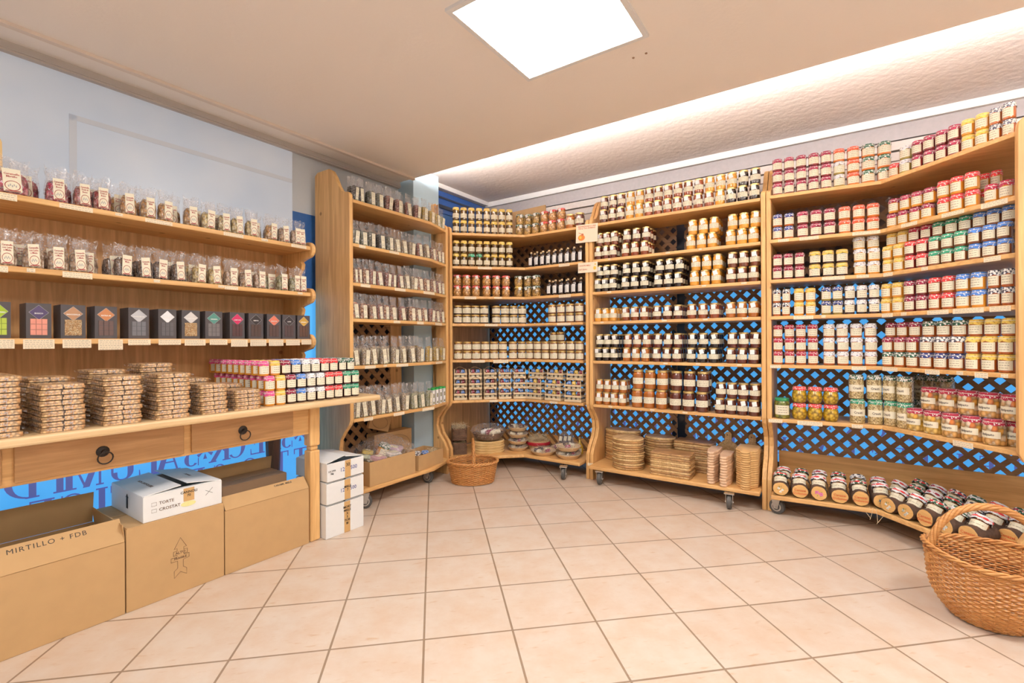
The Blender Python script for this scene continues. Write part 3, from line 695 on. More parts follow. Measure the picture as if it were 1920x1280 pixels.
def cloth_cap(code, r, z, seed=0, skirt=.016, seg=28):
    rnd = random.Random(seed); ph = [rnd.random() * 6.28 for _ in range(4)]
    def fn(j, a, rr, zz):
        if j >= 5:
            return rr, zz
        k = [1, .7, .35, .12, .05][j]
        wv = math.sin(a * 7 + ph[0]) * .55 + math.sin(a * 11 + ph[1]) * .45 + math.sin(a * 3 + ph[2]) * .3
        return rr + k * .0022 * wv, zz + k * .0028 * math.sin(a * 4 + ph[3]) + k * .0015 * wv
    b = MB(); b.lathe([(r + .0045, z - skirt), (r + .0035, z - skirt * .62), (r + .0010, z - skirt * .32), (r + .0014, z - .001), (r - .001, z + .003), (r * .75, z + .0042), (r * .3, z + .0044), (.0008, z + .0044)], seg, 0, fn, cap=False)
    b.lathe([(r + .0018, z - skirt * .38), (r + .0030, z - skirt * .32), (r + .0018, z - skirt * .26)], seg, 1, cap=False)
    return b.mesh('cloth_cap', [cloth(code), plain('white_string', (.85, .82, .75), .7)], ang=60)
FILL = {'red': (.30, .025, .012), 'dark': (.045, .012, .010), 'orange': (.62, .17, .02), 'amber': (.72, .30, .03), 'brown': (.22, .07, .02), 'olive': (.30, .22, .04), 'gold': (.80, .42, .05), 'cherry': (.18, .02, .015), 'rust': (.42, .10, .015)}
def jam_template(code, fill, r=.036, h=.078, seed=0):
    b = MB(); gl = jarglass(fill, FILL[fill])
    b.lathe([(r * .86, 0), (r * .97, .003), (r, .008), (r, h * .66), (r * .96, h * .74), (r * .86, h * .80), (r * .86, h * .83)], 24, 0)
    body = b.mesh('jar_body', [gl])
    b = MB(); rn = random.Random(seed); curved_label(b, r, h * .14, h * .66, 1.15, rnd=rn); lab = b.mesh('label', [cream, line_m], False)
    return [('jar_body', body, None), ('label', lab, None), ('cloth_cap', cloth_cap(code, r * .93, h - .0045, seed, h * .26), None)]
_jt = {}
def jam(code, fill, h=.078, r=.036):
    k = (code, fill, h, r, random.randint(0, 1))
    if k not in _jt: _jt[k] = jam_template(code, fill, r, h, len(_jt))
    return _jt[k]
DEF = {'M': 'cherry', 'C': 'cherry', 'R': 'orange', 'O': 'orange', 'W': 'dark', 'K': 'rust', 'N': 'rust', 'B': 'brown', 'G': 'rust', 'D': 'rust', 'Y': 'amber', 'P': 'gold'}
count = {}
def nth(key):
    count[key] = count.get(key, 0) + 1; return ORD[min(29, count[key] - 1)]
def row(key, si, px0, px1, cnt, tiers, depth=.045, dia=.0825, maxsc=1.06):
    """positions of cnt things side by side between two points of a shelf front; yields (col, x, y, angle, scale)"""
    z = Z[si] if key not in ('dresser', 'table') else {'dresser': DZ, 'table': [.789]}[key][si]
    pl = offset(UN[key], depth)
    L0 = solve(pl, px0, z + .01); L1 = solve(pl, px1, z + .01)
    if key not in ('dresser', 'table'):
        tot = sum((q - p_).length for p_, q in zip(pl, pl[1:])); L0 = max(L0, .012 if key == 'right' else .003); L1 = min(L1, tot - .003)
    sp = (L1 - L0) / cnt
    sc = min(maxsc, .992 * sp / dia)
    for i in range(cnt):
        p, a = walk(pl, L0 + sp * (i + .5)); yield i, p.x, p.y, a, sc, z
def jamrow(si, px0, px1, cnt, tiers, fills=None, h=.078, shift3=0, key='right', depth=.045, tdx=0):
    for i, x, y, a, sc, z in row(key, si, px0, px1, cnt, len(tiers), depth):
        for k, code in enumerate(tiers):
            fl = (fills or {}).get(code, DEF[code])
            d = Vector((-math.sin(a), math.cos(a))) * (shift3 if k == 2 else 0)
            e = Vector((math.cos(a), math.sin(a))) * (tdx if k == len(tiers) - 1 else 0)
            o = nth((key, si, k))
            inst('jam_jar', jam(code, fl, h), (x + d.x + e.x + random.uniform(-.0015, .0015), y + d.y + e.y, z + k * h), a + random.uniform(-.12, .12),
                 f'jam jar with {CL[code][0]} cap, {o} from left, {TIER[k]}, {SHN[si]} shelf, {UNAME[key]}', 'jar', f'jam jars on the {SHN[si]} shelf of the {UNAME[key]}', (sc, sc, 1))
# right shelving, top shelf
for a_ in [(0, 1442.5, 1561, 5, 'MMM'), (0, 1561, 1586, 1, 'WWO'), (0, 1586, 1613, 1, 'OOO'), (0, 1613, 1669, 2, 'DDD'), (0, 1669, 1688.6, 1, 'R'), (0, 1688.6, 1711, 1, 'WW'), (0, 1711, 1804, 4, 'MM'), (0, 1804, 1856, 2, 'YY'), (0, 1856, 1906, 2, 'KK')]:
    jamrow(*a_, fills={'D': 'orange', 'W': 'olive'}, h=.078)
for a_ in [(1, 1442.5, 1490, 2, 'NN'), (1, 1493, 1568, 3, 'MM'), (1, 1570.5, 1650.6, 3, 'OO')]: jamrow(*a_, h=.082)
jamrow(1, 1664.6, 1753, 4, 'MM', {'M': 'amber'}, h=.082, tdx=.012)
jamrow(1, 1759, 1837.6, 3, 'RR', {'R': 'amber'}, h=.088); jamrow(1, 1847, 1904, 2, 'C', {'C': 'amber'}, h=.088)
jamrow(1, 1838, 1880, 2, 'RR', {'R': 'amber'}, h=.088, depth=.135)
for a_ in [(2, 1442.5, 1510, 3, 'MM'), (2, 1515.6, 1591.5, 3, 'YY')]: jamrow(*a_, {'Y': 'dark'}, h=.082)
for a_ in [(2, 1598.6, 1652, 2, 'WWW'), (2, 1656, 1698, 2, 'YYY'), (2, 1698, 1742.5, 2, 'RRC'), (2, 1742.5, 1816.5, 3, 'GGG'), (2, 1816.5, 1900, 3, 'BBB')]: jamrow(*a_, {'W': 'amber', 'G': 'brown', 'R': 'cherry', 'C': 'cherry'}, h=.078, shift3=.028)
for a_ in [(3, 1442.5, 1483, 2, 'KK'), (3, 1487.5, 1531, 2, 'YY'), (3, 1538, 1581.7, 2, 'NN'), (3, 1581.7, 1650.6, 3, 'WW'), (3, 1652.8, 1697, 2, 'YY'), (3, 1697, 1742.6, 2, 'MM'), (3, 1742.6, 1794, 2, 'RR'), (3, 1794, 1851.7, 2, 'BB'), (3, 1853, 1906, 2, 'KK')]: jamrow(*a_, {'N': 'olive', 'Y': 'amber', 'R': 'rust', 'B': 'amber'}, h=.086)
for a_ in [(4, 1442.5, 1535.5, 4, 'CCC'), (4, 1542, 1646.6, 4, 'WWW'), (4, 1655.7, 1725, 3, 'DMM'), (4, 1726.5, 1811, 3, 'NKD'), (4, 1812, 1906, 3, 'YYY')]: jamrow(*a_, {k: 'rust' for k in 'CWDMNKY'}, h=.085, shift3=.02)
# sixth shelf: pickles
def jar_generic(name, prof, glass, cap, label=None, seg=26, text=None):
    """prof: lathe profile; cap: ('cloth', code, r, z, skirt) or ('lid', material, r, z, h); label: (r, z0, z1, half)"""
    b = MB(); b.lathe(prof, seg); out = [('jar_body', b.mesh('jar_body', [glass]), None)]
    if label:
        b = MB(); curved_label(b, *label, lines=0 if text else 3); me = b.mesh('label', [cream, line_m], False); out.append(('label', me, None))
        if text: out.append(('lettering', text_mesh(text, (label[2] - label[1]) * .52, inkm, Matrix.Translation((0, 0, (label[1] + label[2]) / 2)), bend=label[0] + .0012, res=1, bold=.0003), None))
    if cap[0] == 'cloth': out.append(('cloth_cap', cloth_cap(cap[1], cap[2], cap[3], 3, cap[4]), None))
    else:
        b = MB(); b.lathe([(cap[2], cap[3]), (cap[2] + .001, cap[3] + .002), (cap[2] + .001, cap[3] + cap[4] - .002), (cap[2] - .001, cap[3] + cap[4]), (cap[2] * .8, cap[3] + cap[4] - .0008)], 24); out.append(('lid', b.mesh('lid', [cap[1]]), None))
    return out
def barrel(r, h, neck=.8):
    return [(r * .7, 0), (r * .82, .004), (r * .97, h * .25), (r, h * .42), (r * .95, h * .60), (r * .82, h * .74), (r * neck, h * .80), (r * neck, h * .9)]
def straight(r, h, neck=.86): return [(r * .86, 0), (r * .97, .003), (r, .009), (r, h * .76), (r * .95, h * .83), (r * neck, h * .88), (r * neck, h * .92)]
pick_y = jarglass('peppers', None, (60, [(.75, .45, .02), (.5, .35, .02), (.85, .55, .05), (.35, .25, .02)]))
gherkin = jarglass('gherkins', None, (45, [(.16, .2, .03), (.3, .32, .06), (.1, .13, .02)]))
kraut = jarglass('sauerkraut', None, (110, [(.72, .58, .30), (.62, .48, .22), (.78, .66, .40)]))
antip = jarglass('mixed_pickle', None, (42, [(.75, .22, .03), (.85, .62, .35), (.80, .40, .06), (.88, .75, .55), (.45, .28, .08)]))
antip2 = jarglass('yellow_pickle', None, (42, [(.80, .42, .04), (.85, .62, .2), (.80, .50, .06), (.75, .65, .40)]))
for i, x, y, a, sc, z in row('right', 5, 1453, 1480, 1, 1, .06, .094):
    t = inst('pickle_jar', jar_generic('g', straight(.045, .128), gherkin, ('lid', plain('green_lid', (.04, .30, .12), .35), .040, .112, .018), (.045, .025, .085, 1.0)), (x, y, z), a, 'squat gherkin jar with green metal lid at the left end of the sixth shelf', 'jar')
tm = jar_generic('p', barrel(.042, .103), pick_y, ('cloth', 'R', .035, .098, .017))
for i, x, y, a, sc, z in row('right', 5, 1484.7, 1573, 3, 2, .055, .092):
    for k in range(2): inst('pickle_jar', tm, (x, y, z + k * .106), a, f'round-bellied jar of yellow peppers with red cloth cap, {ORD[i]} from left, {TIER[k]}', 'jar', 'jars of yellow peppers on the sixth shelf')
tm = jar_generic('k', straight(.047, .146), kraut, ('cloth', 'G', .042, .1415, .024), (.047, .045, .085, 1.2), text='Crauti')
tmd = jar_generic('k', straight(.047, .146), kraut, ('cloth', 'D', .042, .1415, .024), (.047, .045, .085, 1.2), text='Crauti')
for i, x, y, a, sc, z in row('right', 5, 1591, 1686, 3, 2, .06, .106):
    inst('sauerkraut_jar', tm, (x, y, z), a, f'sauerkraut jar with green cloth cap, {ORD[i]} from left in the lower row', 'jar', 'sauerkraut jars on the sixth shelf', (sc, sc, 1))
for i, x, y, a, sc, z in row('right', 5, 1589, 1712, 4, 2, .06, .106):
    if i == 3:
        inst('sauerkraut_jar', tm, (x, y, z), a, 'sauerkraut jar mostly hidden in the lower row beside the mixed pickles', 'jar', 'sauerkraut jars on the sixth shelf', (sc, sc, 1))
    inst('sauerkraut_jar', tmd, (x, y, z + .1475), a, f'sauerkraut jar with dark green cloth cap, {ORD[i]} from left in the upper row', 'jar', 'sauerkraut jars on the sixth shelf', (sc, sc, 1))
for i, x, y, a, sc, z in row('right', 5, 1722, 1780, 3, 2, .27, .108):
    for k in range(2): inst('sauerkraut_jar', tmd, (x, y, z + .1475 * k), a, f'sauerkraut jar in shade behind the mixed pickles, {ORD[i]} from left, {TIER[k]}', 'jar', 'sauerkraut jars on the sixth shelf')
tms = [jar_generic('a', straight(.054, .122), g, ('cloth', 'C', .05, .1175, .024), (.054, .034, .066, 1.1), text='Antipasto') for g in (antip2, antip)]
for i, x, y, a, sc, z in row('right', 5, 1703, 1887, 5, 2, .062, .118):
    inst('mixed_pickle_jar', tms[0 if i < 2 else 1], (x, y, z), a, f'wide mixed pickle jar with red dotted cloth cap, {ORD[i]} from left, lower row', 'jar', 'mixed pickle jars on the sixth shelf', (sc, sc, 1))
    inst('mixed_pickle_jar', tms[1], (x + .055 * math.cos(a) - .03 * math.sin(a), y + .055 * math.sin(a) + .03 * math.cos(a), z + .1225), a, f'wide mixed pickle jar with red dotted cloth cap, {ORD[i]} from left, upper row', 'jar', 'mixed pickle jars on the sixth shelf', (sc, sc, 1))
for i, x, y, a, sc, z in row('right', 5, 1886, 1925, 1, 1, .12, .112):
    inst('mixed_pickle_jar', tms[1], (x, y, z), a, 'mixed pickle jar half hidden behind the right-hand post, lower row', 'jar', 'mixed pickle jars on the sixth shelf', (sc, sc, 1))

# honey jars
HON = {'k': ('black', (.018, .008, .006)), 'd': ('dark red', (.10, .018, .008)), 'r': ('red-brown', (.22, .045, .010)), 'o': ('orange-brown', (.40, .12, .015)), 'a': ('amber', (.72, .33, .04)), 'b': ('brown', (.14, .035, .012))}
def honey_template(c, r=.0315, h=.105, tag=True, seed=0):
    g = jarglass('honey_' + HON[c][0].replace(' ', '_').replace('-', '_'), HON[c][1]); rn = random.Random(seed)
    b = MB(); b.lathe([(r * .85, 0), (r * .97, .003), (r, .008), (r, h * .76), (r * .94, h * .83), (r * .84, h * .87), (r * .84, h * .9)], 22); out = [('jar_body', b.mesh('jar_body', [g]), None)]
    b = MB(); b.lathe([(r * .88, h * .885), (r * .93, h * .895), (r * .93, h * .99), (r * .89, h), (r * .7, h * .996)], 22); out.append(('lid', b.mesh('lid', [gold]), None))
    b = MB(); curved_label(b, r, h * .26, h * .58, 1.35, rnd=rn); out.append(('label', b.mesh('label', [cream, line_m], False), None))
    if tag:
        b = MB(); ti = rn.uniform(-.35, .1); M = Matrix.Translation((rn.uniform(-.004, .008), -r - .0022, h * .745)) @ Matrix.Rotation(ti, 4, 'Y') @ Matrix.Rotation(-.06, 4, 'X')
        b.box(-.014, .014, -.0006, .0006, -.0155, .0155, 0, M)
        b.tube([M @ Vector((0, 0, .012)), (0, -r * .95, h * .88)], .0005, 4, 0); out.append(('neck_tag', b.mesh('neck_tag', [white_tag], False), None))
    return out
_ht = {}
def honey(c, r=.0315, h=.105, tag=True):
    k = (c, r, h, tag, random.randint(0, 2))
    if k not in _ht: _ht[k] = honey_template(c, r, h, tag, len(_ht))
    return _ht[k]
def honrow(si, px0, px1, cnt, tiers, key='honey', r=.0315, h=.105, tag=True, deep=0, tdx=.0, depth=.04, tdy=0):
    for i, x, y, a, sc, z in row(key, si, px0, px1, cnt, len(tiers), depth, 2 * r + .001, 1.0):
        for k, c in enumerate(tiers):
            e = (Vector((math.cos(a), math.sin(a))) * tdx + Vector((-math.sin(a), math.cos(a))) * tdy) * k
            o = nth((key, si, k, 'h'))
            inst('honey_jar', honey(c, r, h, tag), (x + e.x, y + e.y, z + k * h), a + random.uniform(-.1, .1), f'{HON[c][0]} honey jar, {o} from left, {TIER[k]}, {SHN[si]} shelf, {UNAME[key]}', 'jar', f'honey jars on the {SHN[si]} shelf of the {UNAME[key]}', (sc, sc, 1))
            if i == cnt - 1:
                for q in range(1, deep + 1):
                    d = Vector((-math.sin(a), math.cos(a))) * (2 * r + .005) * q
                    inst('honey_jar', honey(c, r, h, tag), (x + e.x + d.x, y + e.y + d.y, z + k * h), a, f'{HON[c][0]} honey jar, {ORD[q]} in file behind the {o} front jar, {TIER[k]}, {SHN[si]} shelf', 'jar', f'honey jars on the {SHN[si]} shelf of the {UNAME[key]}', (sc, sc, 1))
cols = 'dddaaroorrroakkk'
for i, c in enumerate(cols):
    c2 = 'dddaarrrrooaaakk'[i]
    px = 1124 + i * (1427.5 - 1124) / 16
    w = [(1124, 1140), (1141, 1156), (1156, 1172), (1173, 1189), (1190, 1207), (1208, 1224), (1225, 1242), (1243, 1260), (1261, 1279), (1280, 1298), (1299, 1319), (1320, 1339), (1340, 1360), (1361, 1381), (1382, 1403), (1404, 1426)][i]
    honrow(0, w[0], w[1] + .5, 1, (c + c2).replace('o', 'r' if i < 12 else 'o'), tdx=.004, tdy=.01)
for sp in [((1110, 1157), 'db'), ((1164.5, 1218), 'rd'), ((1286, 1346), 'aa'), ((1360, 1424), 'aa')]: honrow(1, *sp[0], 3, sp[1], deep=2, tdx=.012, tdy=.006)
for sp in [((1110, 1157), 'kk'), ((1164.5, 1218), 'kk'), ((1226, 1282), 'kk'), ((1292.5, 1353.6), 'aa'), ((1361, 1424), 'bb')]: honrow(2, *sp[0], 3, sp[1], deep=2, tdx=.009, tdy=.006)
for sp in [((1109, 1157), 'a'), ((1165.5, 1217), 'r'), ((1223, 1282), 'd'), ((1287, 1351), 'r'), ((1360, 1424), 'o')]: honrow(3, *sp[0], 3, sp[1], deep=2)
for sp in [((1110, 1159), 'kk'), ((1167, 1219.5), 'or'), ((1222.5, 1279), 'dd'), ((1286, 1349), 'kk'), ((1360.6, 1424), 'dd')]: honrow(4, *sp[0], 3, sp[1], deep=2, tdx=.009, tdy=.006)
honrow(5, 1110, 1175, 4, 'oo', r=.030, h=.100, deep=1, tdx=.006, tdy=.006)
honrow(5, 1184, 1252.5, 3, 'oo', r=.041, h=.142, tag=False, deep=1, tdx=.006, tdy=.01)
honrow(5, 1255, 1329.5, 3, 'dd', r=.041, h=.142, tag=False, deep=1, tdx=.006, tdy=.01)
honrow(5, 1340, 1425, 4, 'dd', r=.033, h=.108, deep=1, tdx=.006, tdy=.006)

# corner shelving goods
tall = [jar_generic('tall', straight(.033, .112), jarglass('olive_oil', (.10, .05, .012)), ('cloth', c, .031, .1075, .022), (.033, .02, .058, 1.35)) for c in 'YG']
for si in (0, 1):
    for i, x, y, a, sc, z in row('corner', si, 846.5, 962, 8, 2, .045, .0775):
        for k in range(2):
            g = 1 if (si == 1 and k == 0 and i in (2, 3)) else 0
            inst('antipasto_jar', tall[g], (x, y, z + k * .113), a, f'slim jar under {["yellow", "green"][g]} cloth, {ORD[i]} from left, {TIER[k]}, {SHN[si]} shelf, corner shelving', 'jar', f'slim cloth-capped jars on the {SHN[si]} shelf', (sc, sc, 1))
nuts = jarglass('nuts_in_honey', None, (75, [(.72, .38, .10), (.45, .20, .04), (.85, .60, .30), (.60, .25, .05)]))
mush = jarglass('mushrooms', None, (80, [(.50, .30, .10), (.65, .42, .14), (.32, .20, .06)]))
def orcio(glass, code, seed=0):
    t_ = jar_generic('o', barrel(.037, .092, .8), glass, ('cloth', code, .031, .0885, .014))
    b = MB(); M = Matrix.Translation((.004, -.0395, .072)) @ Matrix.Rotation(-.2, 4, 'Y') @ Matrix.Rotation(.12, 4, 'X'); b.box(-.011, .011, -.0006, .0006, -.013, .013, 0, M)
    return t_ + [('neck_tag', b.mesh('neck_tag', [white_tag], False), None)]
OT = {(g, c): orcio({'n': nuts, 'm': mush}[g], c) for g in 'nm' for c in 'RDY'}
for i, x, y, a, sc, z in row('corner', 0, 965, 1060, 6, 2, .045, .080):
    for k in range(2):
        c = ('m', 'D') if i < 3 else ('n', 'R')
        inst('nut_jar', OT[c], (x + .006 * k, y + .008 * k, z + k * .093), a, f'round jar of {"mushrooms" if i < 3 else "nuts in honey"}, {ORD[i]} from left, {TIER[k]}, top shelf, corner shelving', 'jar', 'round-bellied jars in the corner shelving', (sc, sc, 1))
for i, x, y, a, sc, z in row('corner', 0, 1062, 1083, 1, 1, .05, .075):
    pass
def bail(c):
    t_ = honey_template(c, .040, .118, False, 5); b = MB(); b.tube([(-.012, -.0415, .045), (-.013, -.0415, .095), (-.008, -.0415, .108), (.006, -.0415, .108), (.011, -.0415, .095), (.011, -.0415, .05)], .0011, 5)
    return t_ + [('wire_clasp', b.mesh('wire_clasp', [plain('bright_wire', (.8, .8, .78), .25, .6)]), None)]
for i, x, y, a, sc, z in row('corner', 0, 1061, 1096, 2, 1, .05, .085):
    inst('honey_jar', bail('od'[i]), (x, y, z), a, f'{["orange-brown", "dark red"][i]} honey jar with wire clasp at right end of corner top shelf', 'jar', None, (min(1, sc), min(1, sc), 1))
for gi, (p0, p1, g, c0, c1) in enumerate([(846, 901, 'n', 'R', 'R'), (903, 957.5, 'n', 'R', 'R'), (963, 1014, 'm', 'Y', 'D')]):
    for i, x, y, a, sc, z in row('corner', 2, p0, p1, 3, 2, .045, .079):
        for k in range(2):
            c = c0 if (k == 0 and (g == 'n' or i == 0)) else c1
            inst('nut_jar', OT[(g, c)], (x, y, z + k * .093), a, f'round jar of {"mushrooms" if g == "m" else "nuts"}, {CL[c][0]} cap, {ORD[gi * 3 + i]} from left, {TIER[k]}, third shelf', 'jar', 'round-bellied jars in the corner shelving', (sc, sc, 1))
def bottle():
    b = MB(); r, h = .0195, .135
    b.lathe([(r * .9, 0), (r, .003), (r, .088), (r * .85, .096), (r * .42, .104), (r * .38, .116), (r * .45, .118), (r * .45, .121)], 4 * 5, fn=lambda j, a, rr, z: (rr * min(1.18, 1 / max(abs(math.cos(a)), abs(math.sin(a)))) if j < 4 else rr, z))
    o_ = [('bottle_body', b.mesh('bottle_body', [jarglass('syrup', (.016, .008, .010))]), None)]
    b = MB(); b.lathe([(.0085, .118), (.0095, .119), (.0095, .131), (.008, .133)], 12); o_.append(('cork', b.mesh('cork', [plain('cork', (.75, .55, .32), .6)]), None))
    b = MB(); b.box(-.0150, .0150, -.0206, -.0200, .018, .082)
    for q in range(8): b.box(-.011, random.uniform(.003, .011), -.0210, -.0205, .024 + .007 * q, .0255 + .007 * q, 1)
    o_.append(('label', b.mesh('label', [white_tag, ink_grey], False), None)); return o_
bt = bottle()
for si, p0, n_ in ((1, 991, 9), (2, 1025, 6)):
    for i, x, y, a, sc, z in row('corner', si, p0, 1096, n_, 1, .04, .047):
        inst('syrup_bottle', bt, (x, y, z), a, f'dark syrup bottle, {ORD[i]} from left, front row, {SHN[si]} shelf, corner shelving', 'bottle', 'dark syrup bottles in the corner shelving', (min(1, sc),) * 2 + (1,))
    for i, x, y, a, sc, z in row('corner', si, p0 + 6, 1096, n_ - 1, 1, .09, .047):
        inst('syrup_bottle', bt, (x, y, z), a, f'dark syrup bottle, {ORD[i]} from left, row behind, {SHN[si]} shelf, corner shelving', 'bottle', 'dark syrup bottles in the corner shelving', (min(1, sc),) * 2 + (1,))
def spread(h=.078, c='dark'):
    r = .0345
    return jar_generic('s', [(r * .9, 0), (r, .004), (r, h * .72), (r * .93, h * .8), (r * .93, h * .82)], jarglass('spread_' + c, FILL[c]), ('lid', gold, .0335, h * .80, h * .19), (r, h * .13, h * .70, 1.3))
st = [spread(.078, c) for c in ('dark', 'brown', 'cherry')]
def sprow(si, p0, p1, n_, tiers, c=0, tdx=0, nm=None, ex=''):
    for i, x, y, a, sc, z in row('corner', si, p0, p1, n_, tiers, .042, .0705):
        for k in range(tiers):
            o = nth(('corner', si, k, 's'))
            inst('spread_jar', st[c], (x + tdx * k * math.cos(a), y + tdx * k * math.sin(a) + .004 * k, z + k * .0785), a, f'squat gold-lidded spread jar, {o} from left, {TIER[k]}, {SHN[si]} shelf, corner shelving', 'jar', f'gold-lidded jars on the {SHN[si]} shelf', (sc, sc, 1))
sprow(3, 850, 916, 4, 2); sprow(3, 922, 987, 4, 2); sprow(3, 1028, 1096, 4, 2, 1)
sprow(4, 850.5, 951, 6, 2, 1); sprow(4, 953, 1096, 9, 2, 1)
for i, x, y, a, sc, z in row('corner', 4, 1032, 1059, 2, 1, .126, .0705):
    for k in range(3): inst('spread_jar', st[1], (x, y, z + k * .0785), a, f'squat spread jar in the short pile behind, {["left", "right"][i]} file, {["bottom", "middle", "top"][k]}', 'jar', 'gold-lidded jars on the fifth shelf', (min(1, sc),) * 2 + (1,))
# little wooden crates, each holding small cloth-capped jars
crate_wood = wood('crate_wood', (.86, .70, .47), (.76, .58, .36), (1, 0, 0), 0, knots=False)
def crate(w, d=.10, h=.088, fold=False):
    b = MB(); t_ = .004
    for sx in (-1, 1):
        for sy in (-1, 1): b.box(sx * w / 2 - (t_ if sx > 0 else -0), sx * w / 2 + (0 if sx > 0 else t_), sy * d / 2 - (t_ * 2 if sy > 0 else 0), sy * d / 2 + (0 if sy > 0 else t_ * 2), 0, h)
    for sy in (-1, 1):
        y0 = -d / 2 - t_ if sy < 0 else d / 2
        for z0, z1 in ((.004, .022), (.041, .056)): b.box(-w / 2, w / 2, y0, y0 + t_, z0, z1)
    for sx in (-1, 1):
        x0 = -w / 2 - t_ if sx < 0 else w / 2
        for z0, z1 in ((.004, .022), (.041, .056)): b.box(x0, x0 + t_, -d / 2, d / 2, z0, z1)
    b.box(-w / 2, w / 2, -d / 2, d / 2, .002, .006)
    body = b.mesh('slatted_box', [crate_wood], False)
    b = MB(); b.tube([(-w / 2 + .004 + (w - .008) * k / 10, -.0565 if fold else 0, .083 + .024 * math.sin(PI * k / 10)) for k in range(11)], .0018, 5)
    return [('slatted_box', body, None), ('handle', b.mesh('handle', [plain('willow_dark', (.35, .22, .12), .6)]), None)]
def tiny(code):
    r, h = .0165, .077; b = MB(); b.lathe([(r * .9, 0), (r, .003), (r, h * .7), (r * .86, h * .78), (r * .86, h * .84)], 14); o_ = [('jar_body', b.mesh('jar_body', [jarglass('brown', FILL['brown'])]), None)]
    b = MB(); curved_label(b, r, .010, .048, 1.2, lines=1, seg=6); o_.append(('label', b.mesh('label', [cream, line_m], False), None))
    o_.append(('cloth_cap', cloth_cap(code, r * .84, h - .004, 2, .021, 16), None)); return o_
TN = {c: tiny(c) for c in 'MBYN'}
def cratecol(p0, p1, n_, w, codes, side, dia):
    for i, x, y, a, sc, z in row('corner', 5, p0, p1, n_, 3, .06, dia):
        cr_ = crate(w * min(1, sc)); cf_ = crate(w * min(1, sc), fold=True)
        for k in range(3):
            j = random.uniform(-.006, .006); back = .02 * (k == 2 and side == 'right')
            px_, py_ = x - math.sin(a) * back + (.01 if back else 0), y + math.cos(a) * back
            zz = z + k * .0885
            inst('jar_crate', cr_ if k == 2 else cf_, (px_, py_, zz), a + j, f'little wooden crate of jars, {ORD[i]} column from left in {side} group, {["bottom", "middle", "top"][k]}', 'crate', 'little wooden crates on the sixth shelf')
            m_ = len(codes)
            for q, c in enumerate(codes if k != 1 or side == 'right' or i % 2 else codes[::-1]):
                dx = (q - (m_ - 1) / 2) * (w * min(1, sc) - .018) / m_
                inst('miniature_jar', TN[c], (px_ + dx * math.cos(a) + .022 * math.sin(a), py_ + dx * math.sin(a) - .022 * math.cos(a), zz + .0065), a, f'tiny {CL[c][0]} jar, {["left", "middle", "right"][q] if m_ == 3 else ["left", "right"][q]} in {["bottom", "middle", "top"][k]} crate, {ORD[i]} {side} column', 'jar', 'tiny jars in the wooden crates')
cratecol(846, 986, 5, .103, 'MB', 'left', .118)
cratecol(989, 1098, 3, .146, 'BYM', 'right', .162)
# ------------------------------------------------------------------ bags
def pouch(b, rows, seg=20, noise=.0015, mi=0, seed=0, power=3.2, caps=(True, False), wob=0):
    rn = random.Random(seed); v = []; n = len(rows)
    for j, (z, hx, hy) in enumerate(rows):
        for i in range(seg):
            a = 2 * PI * i / seg; c, s = math.cos(a), math.sin(a)
            k = (abs(c) ** power + abs(s) ** power) ** (-1 / power)
            d = noise * (rn.random() * 2 - 1)
            wv = wob * math.sin(a * 5 + seed + j * .7)
            v.append(((hx + d) * c * k + wv * .3, (hy + d) * s * k + wv, max(0, z + (noise * 1.5 * (rn.random() * 2 - 1) if 0 < j else 0)) + (abs(wob) * 2 * math.sin(a * 3 + seed) if j == n - 1 else 0)))
    fs = [(j * seg + i, j * seg + (i + 1) % seg, (j + 1) * seg + (i + 1) % seg, (j + 1) * seg + i) for j in range(n - 1) for i in range(seg)]
    if caps[0]: fs.append(tuple(range(seg - 1, -1, -1)))
    if caps[1]: fs.append(tuple((n - 1) * seg + i for i in range(seg)))
    b.add(v, fs, mi)
def sticker(w, h, seed=0, tilt=0, lines=4, y=0, z=0, redbase=True):
    """bag label: paper, printed lines, oval emblem and dark foot; stands in the XZ plane at y"""
    rn = random.Random(seed); b = MB(); M = Matrix.Translation((0, y, z)) @ Matrix.Rotation(tilt, 4, 'Y')
    b.box(-w / 2, w / 2, -.0004, .0004, 0, h, 0, M)
    for l in range(lines):
        zz = h * (.93 - .1 * l); ww = w * rn.uniform(.24, .42); x = -ww
        while x < ww:
            l2 = rn.uniform(.05, .12) * w * 1.4; b.box(x, min(ww, x + l2), -.0008, -.0004, zz - h * .018, zz + h * .018, 1, M); x += l2 + .04 * w
    cx, cz, rx, rz_ = 0, h * .26, w * .41, min(h * .21, w * .55)
    pts = [Vector((rx * math.cos(2 * PI * k / 20), -.0008, cz + rz_ * math.sin(2 * PI * k / 20))) for k in range(20)]
    b.tube([M @ p for p in pts], w * .022, 4, 2, closed=True)
    for k in range(5): b.box(-rx * .6 + k * rx * .25, -rx * .6 + k * rx * .25 + rx * .14, -.0008, -.0004, cz - rz_ * .3 + (k % 2) * rz_ * .25, cz + rz_ * .1 + (k % 2) * rz_ * .25, 3, M)
    b.box(-rx, rx, -.0008, -.0004, h * .012, h * .05, 2 if redbase else 4, M)
    return b
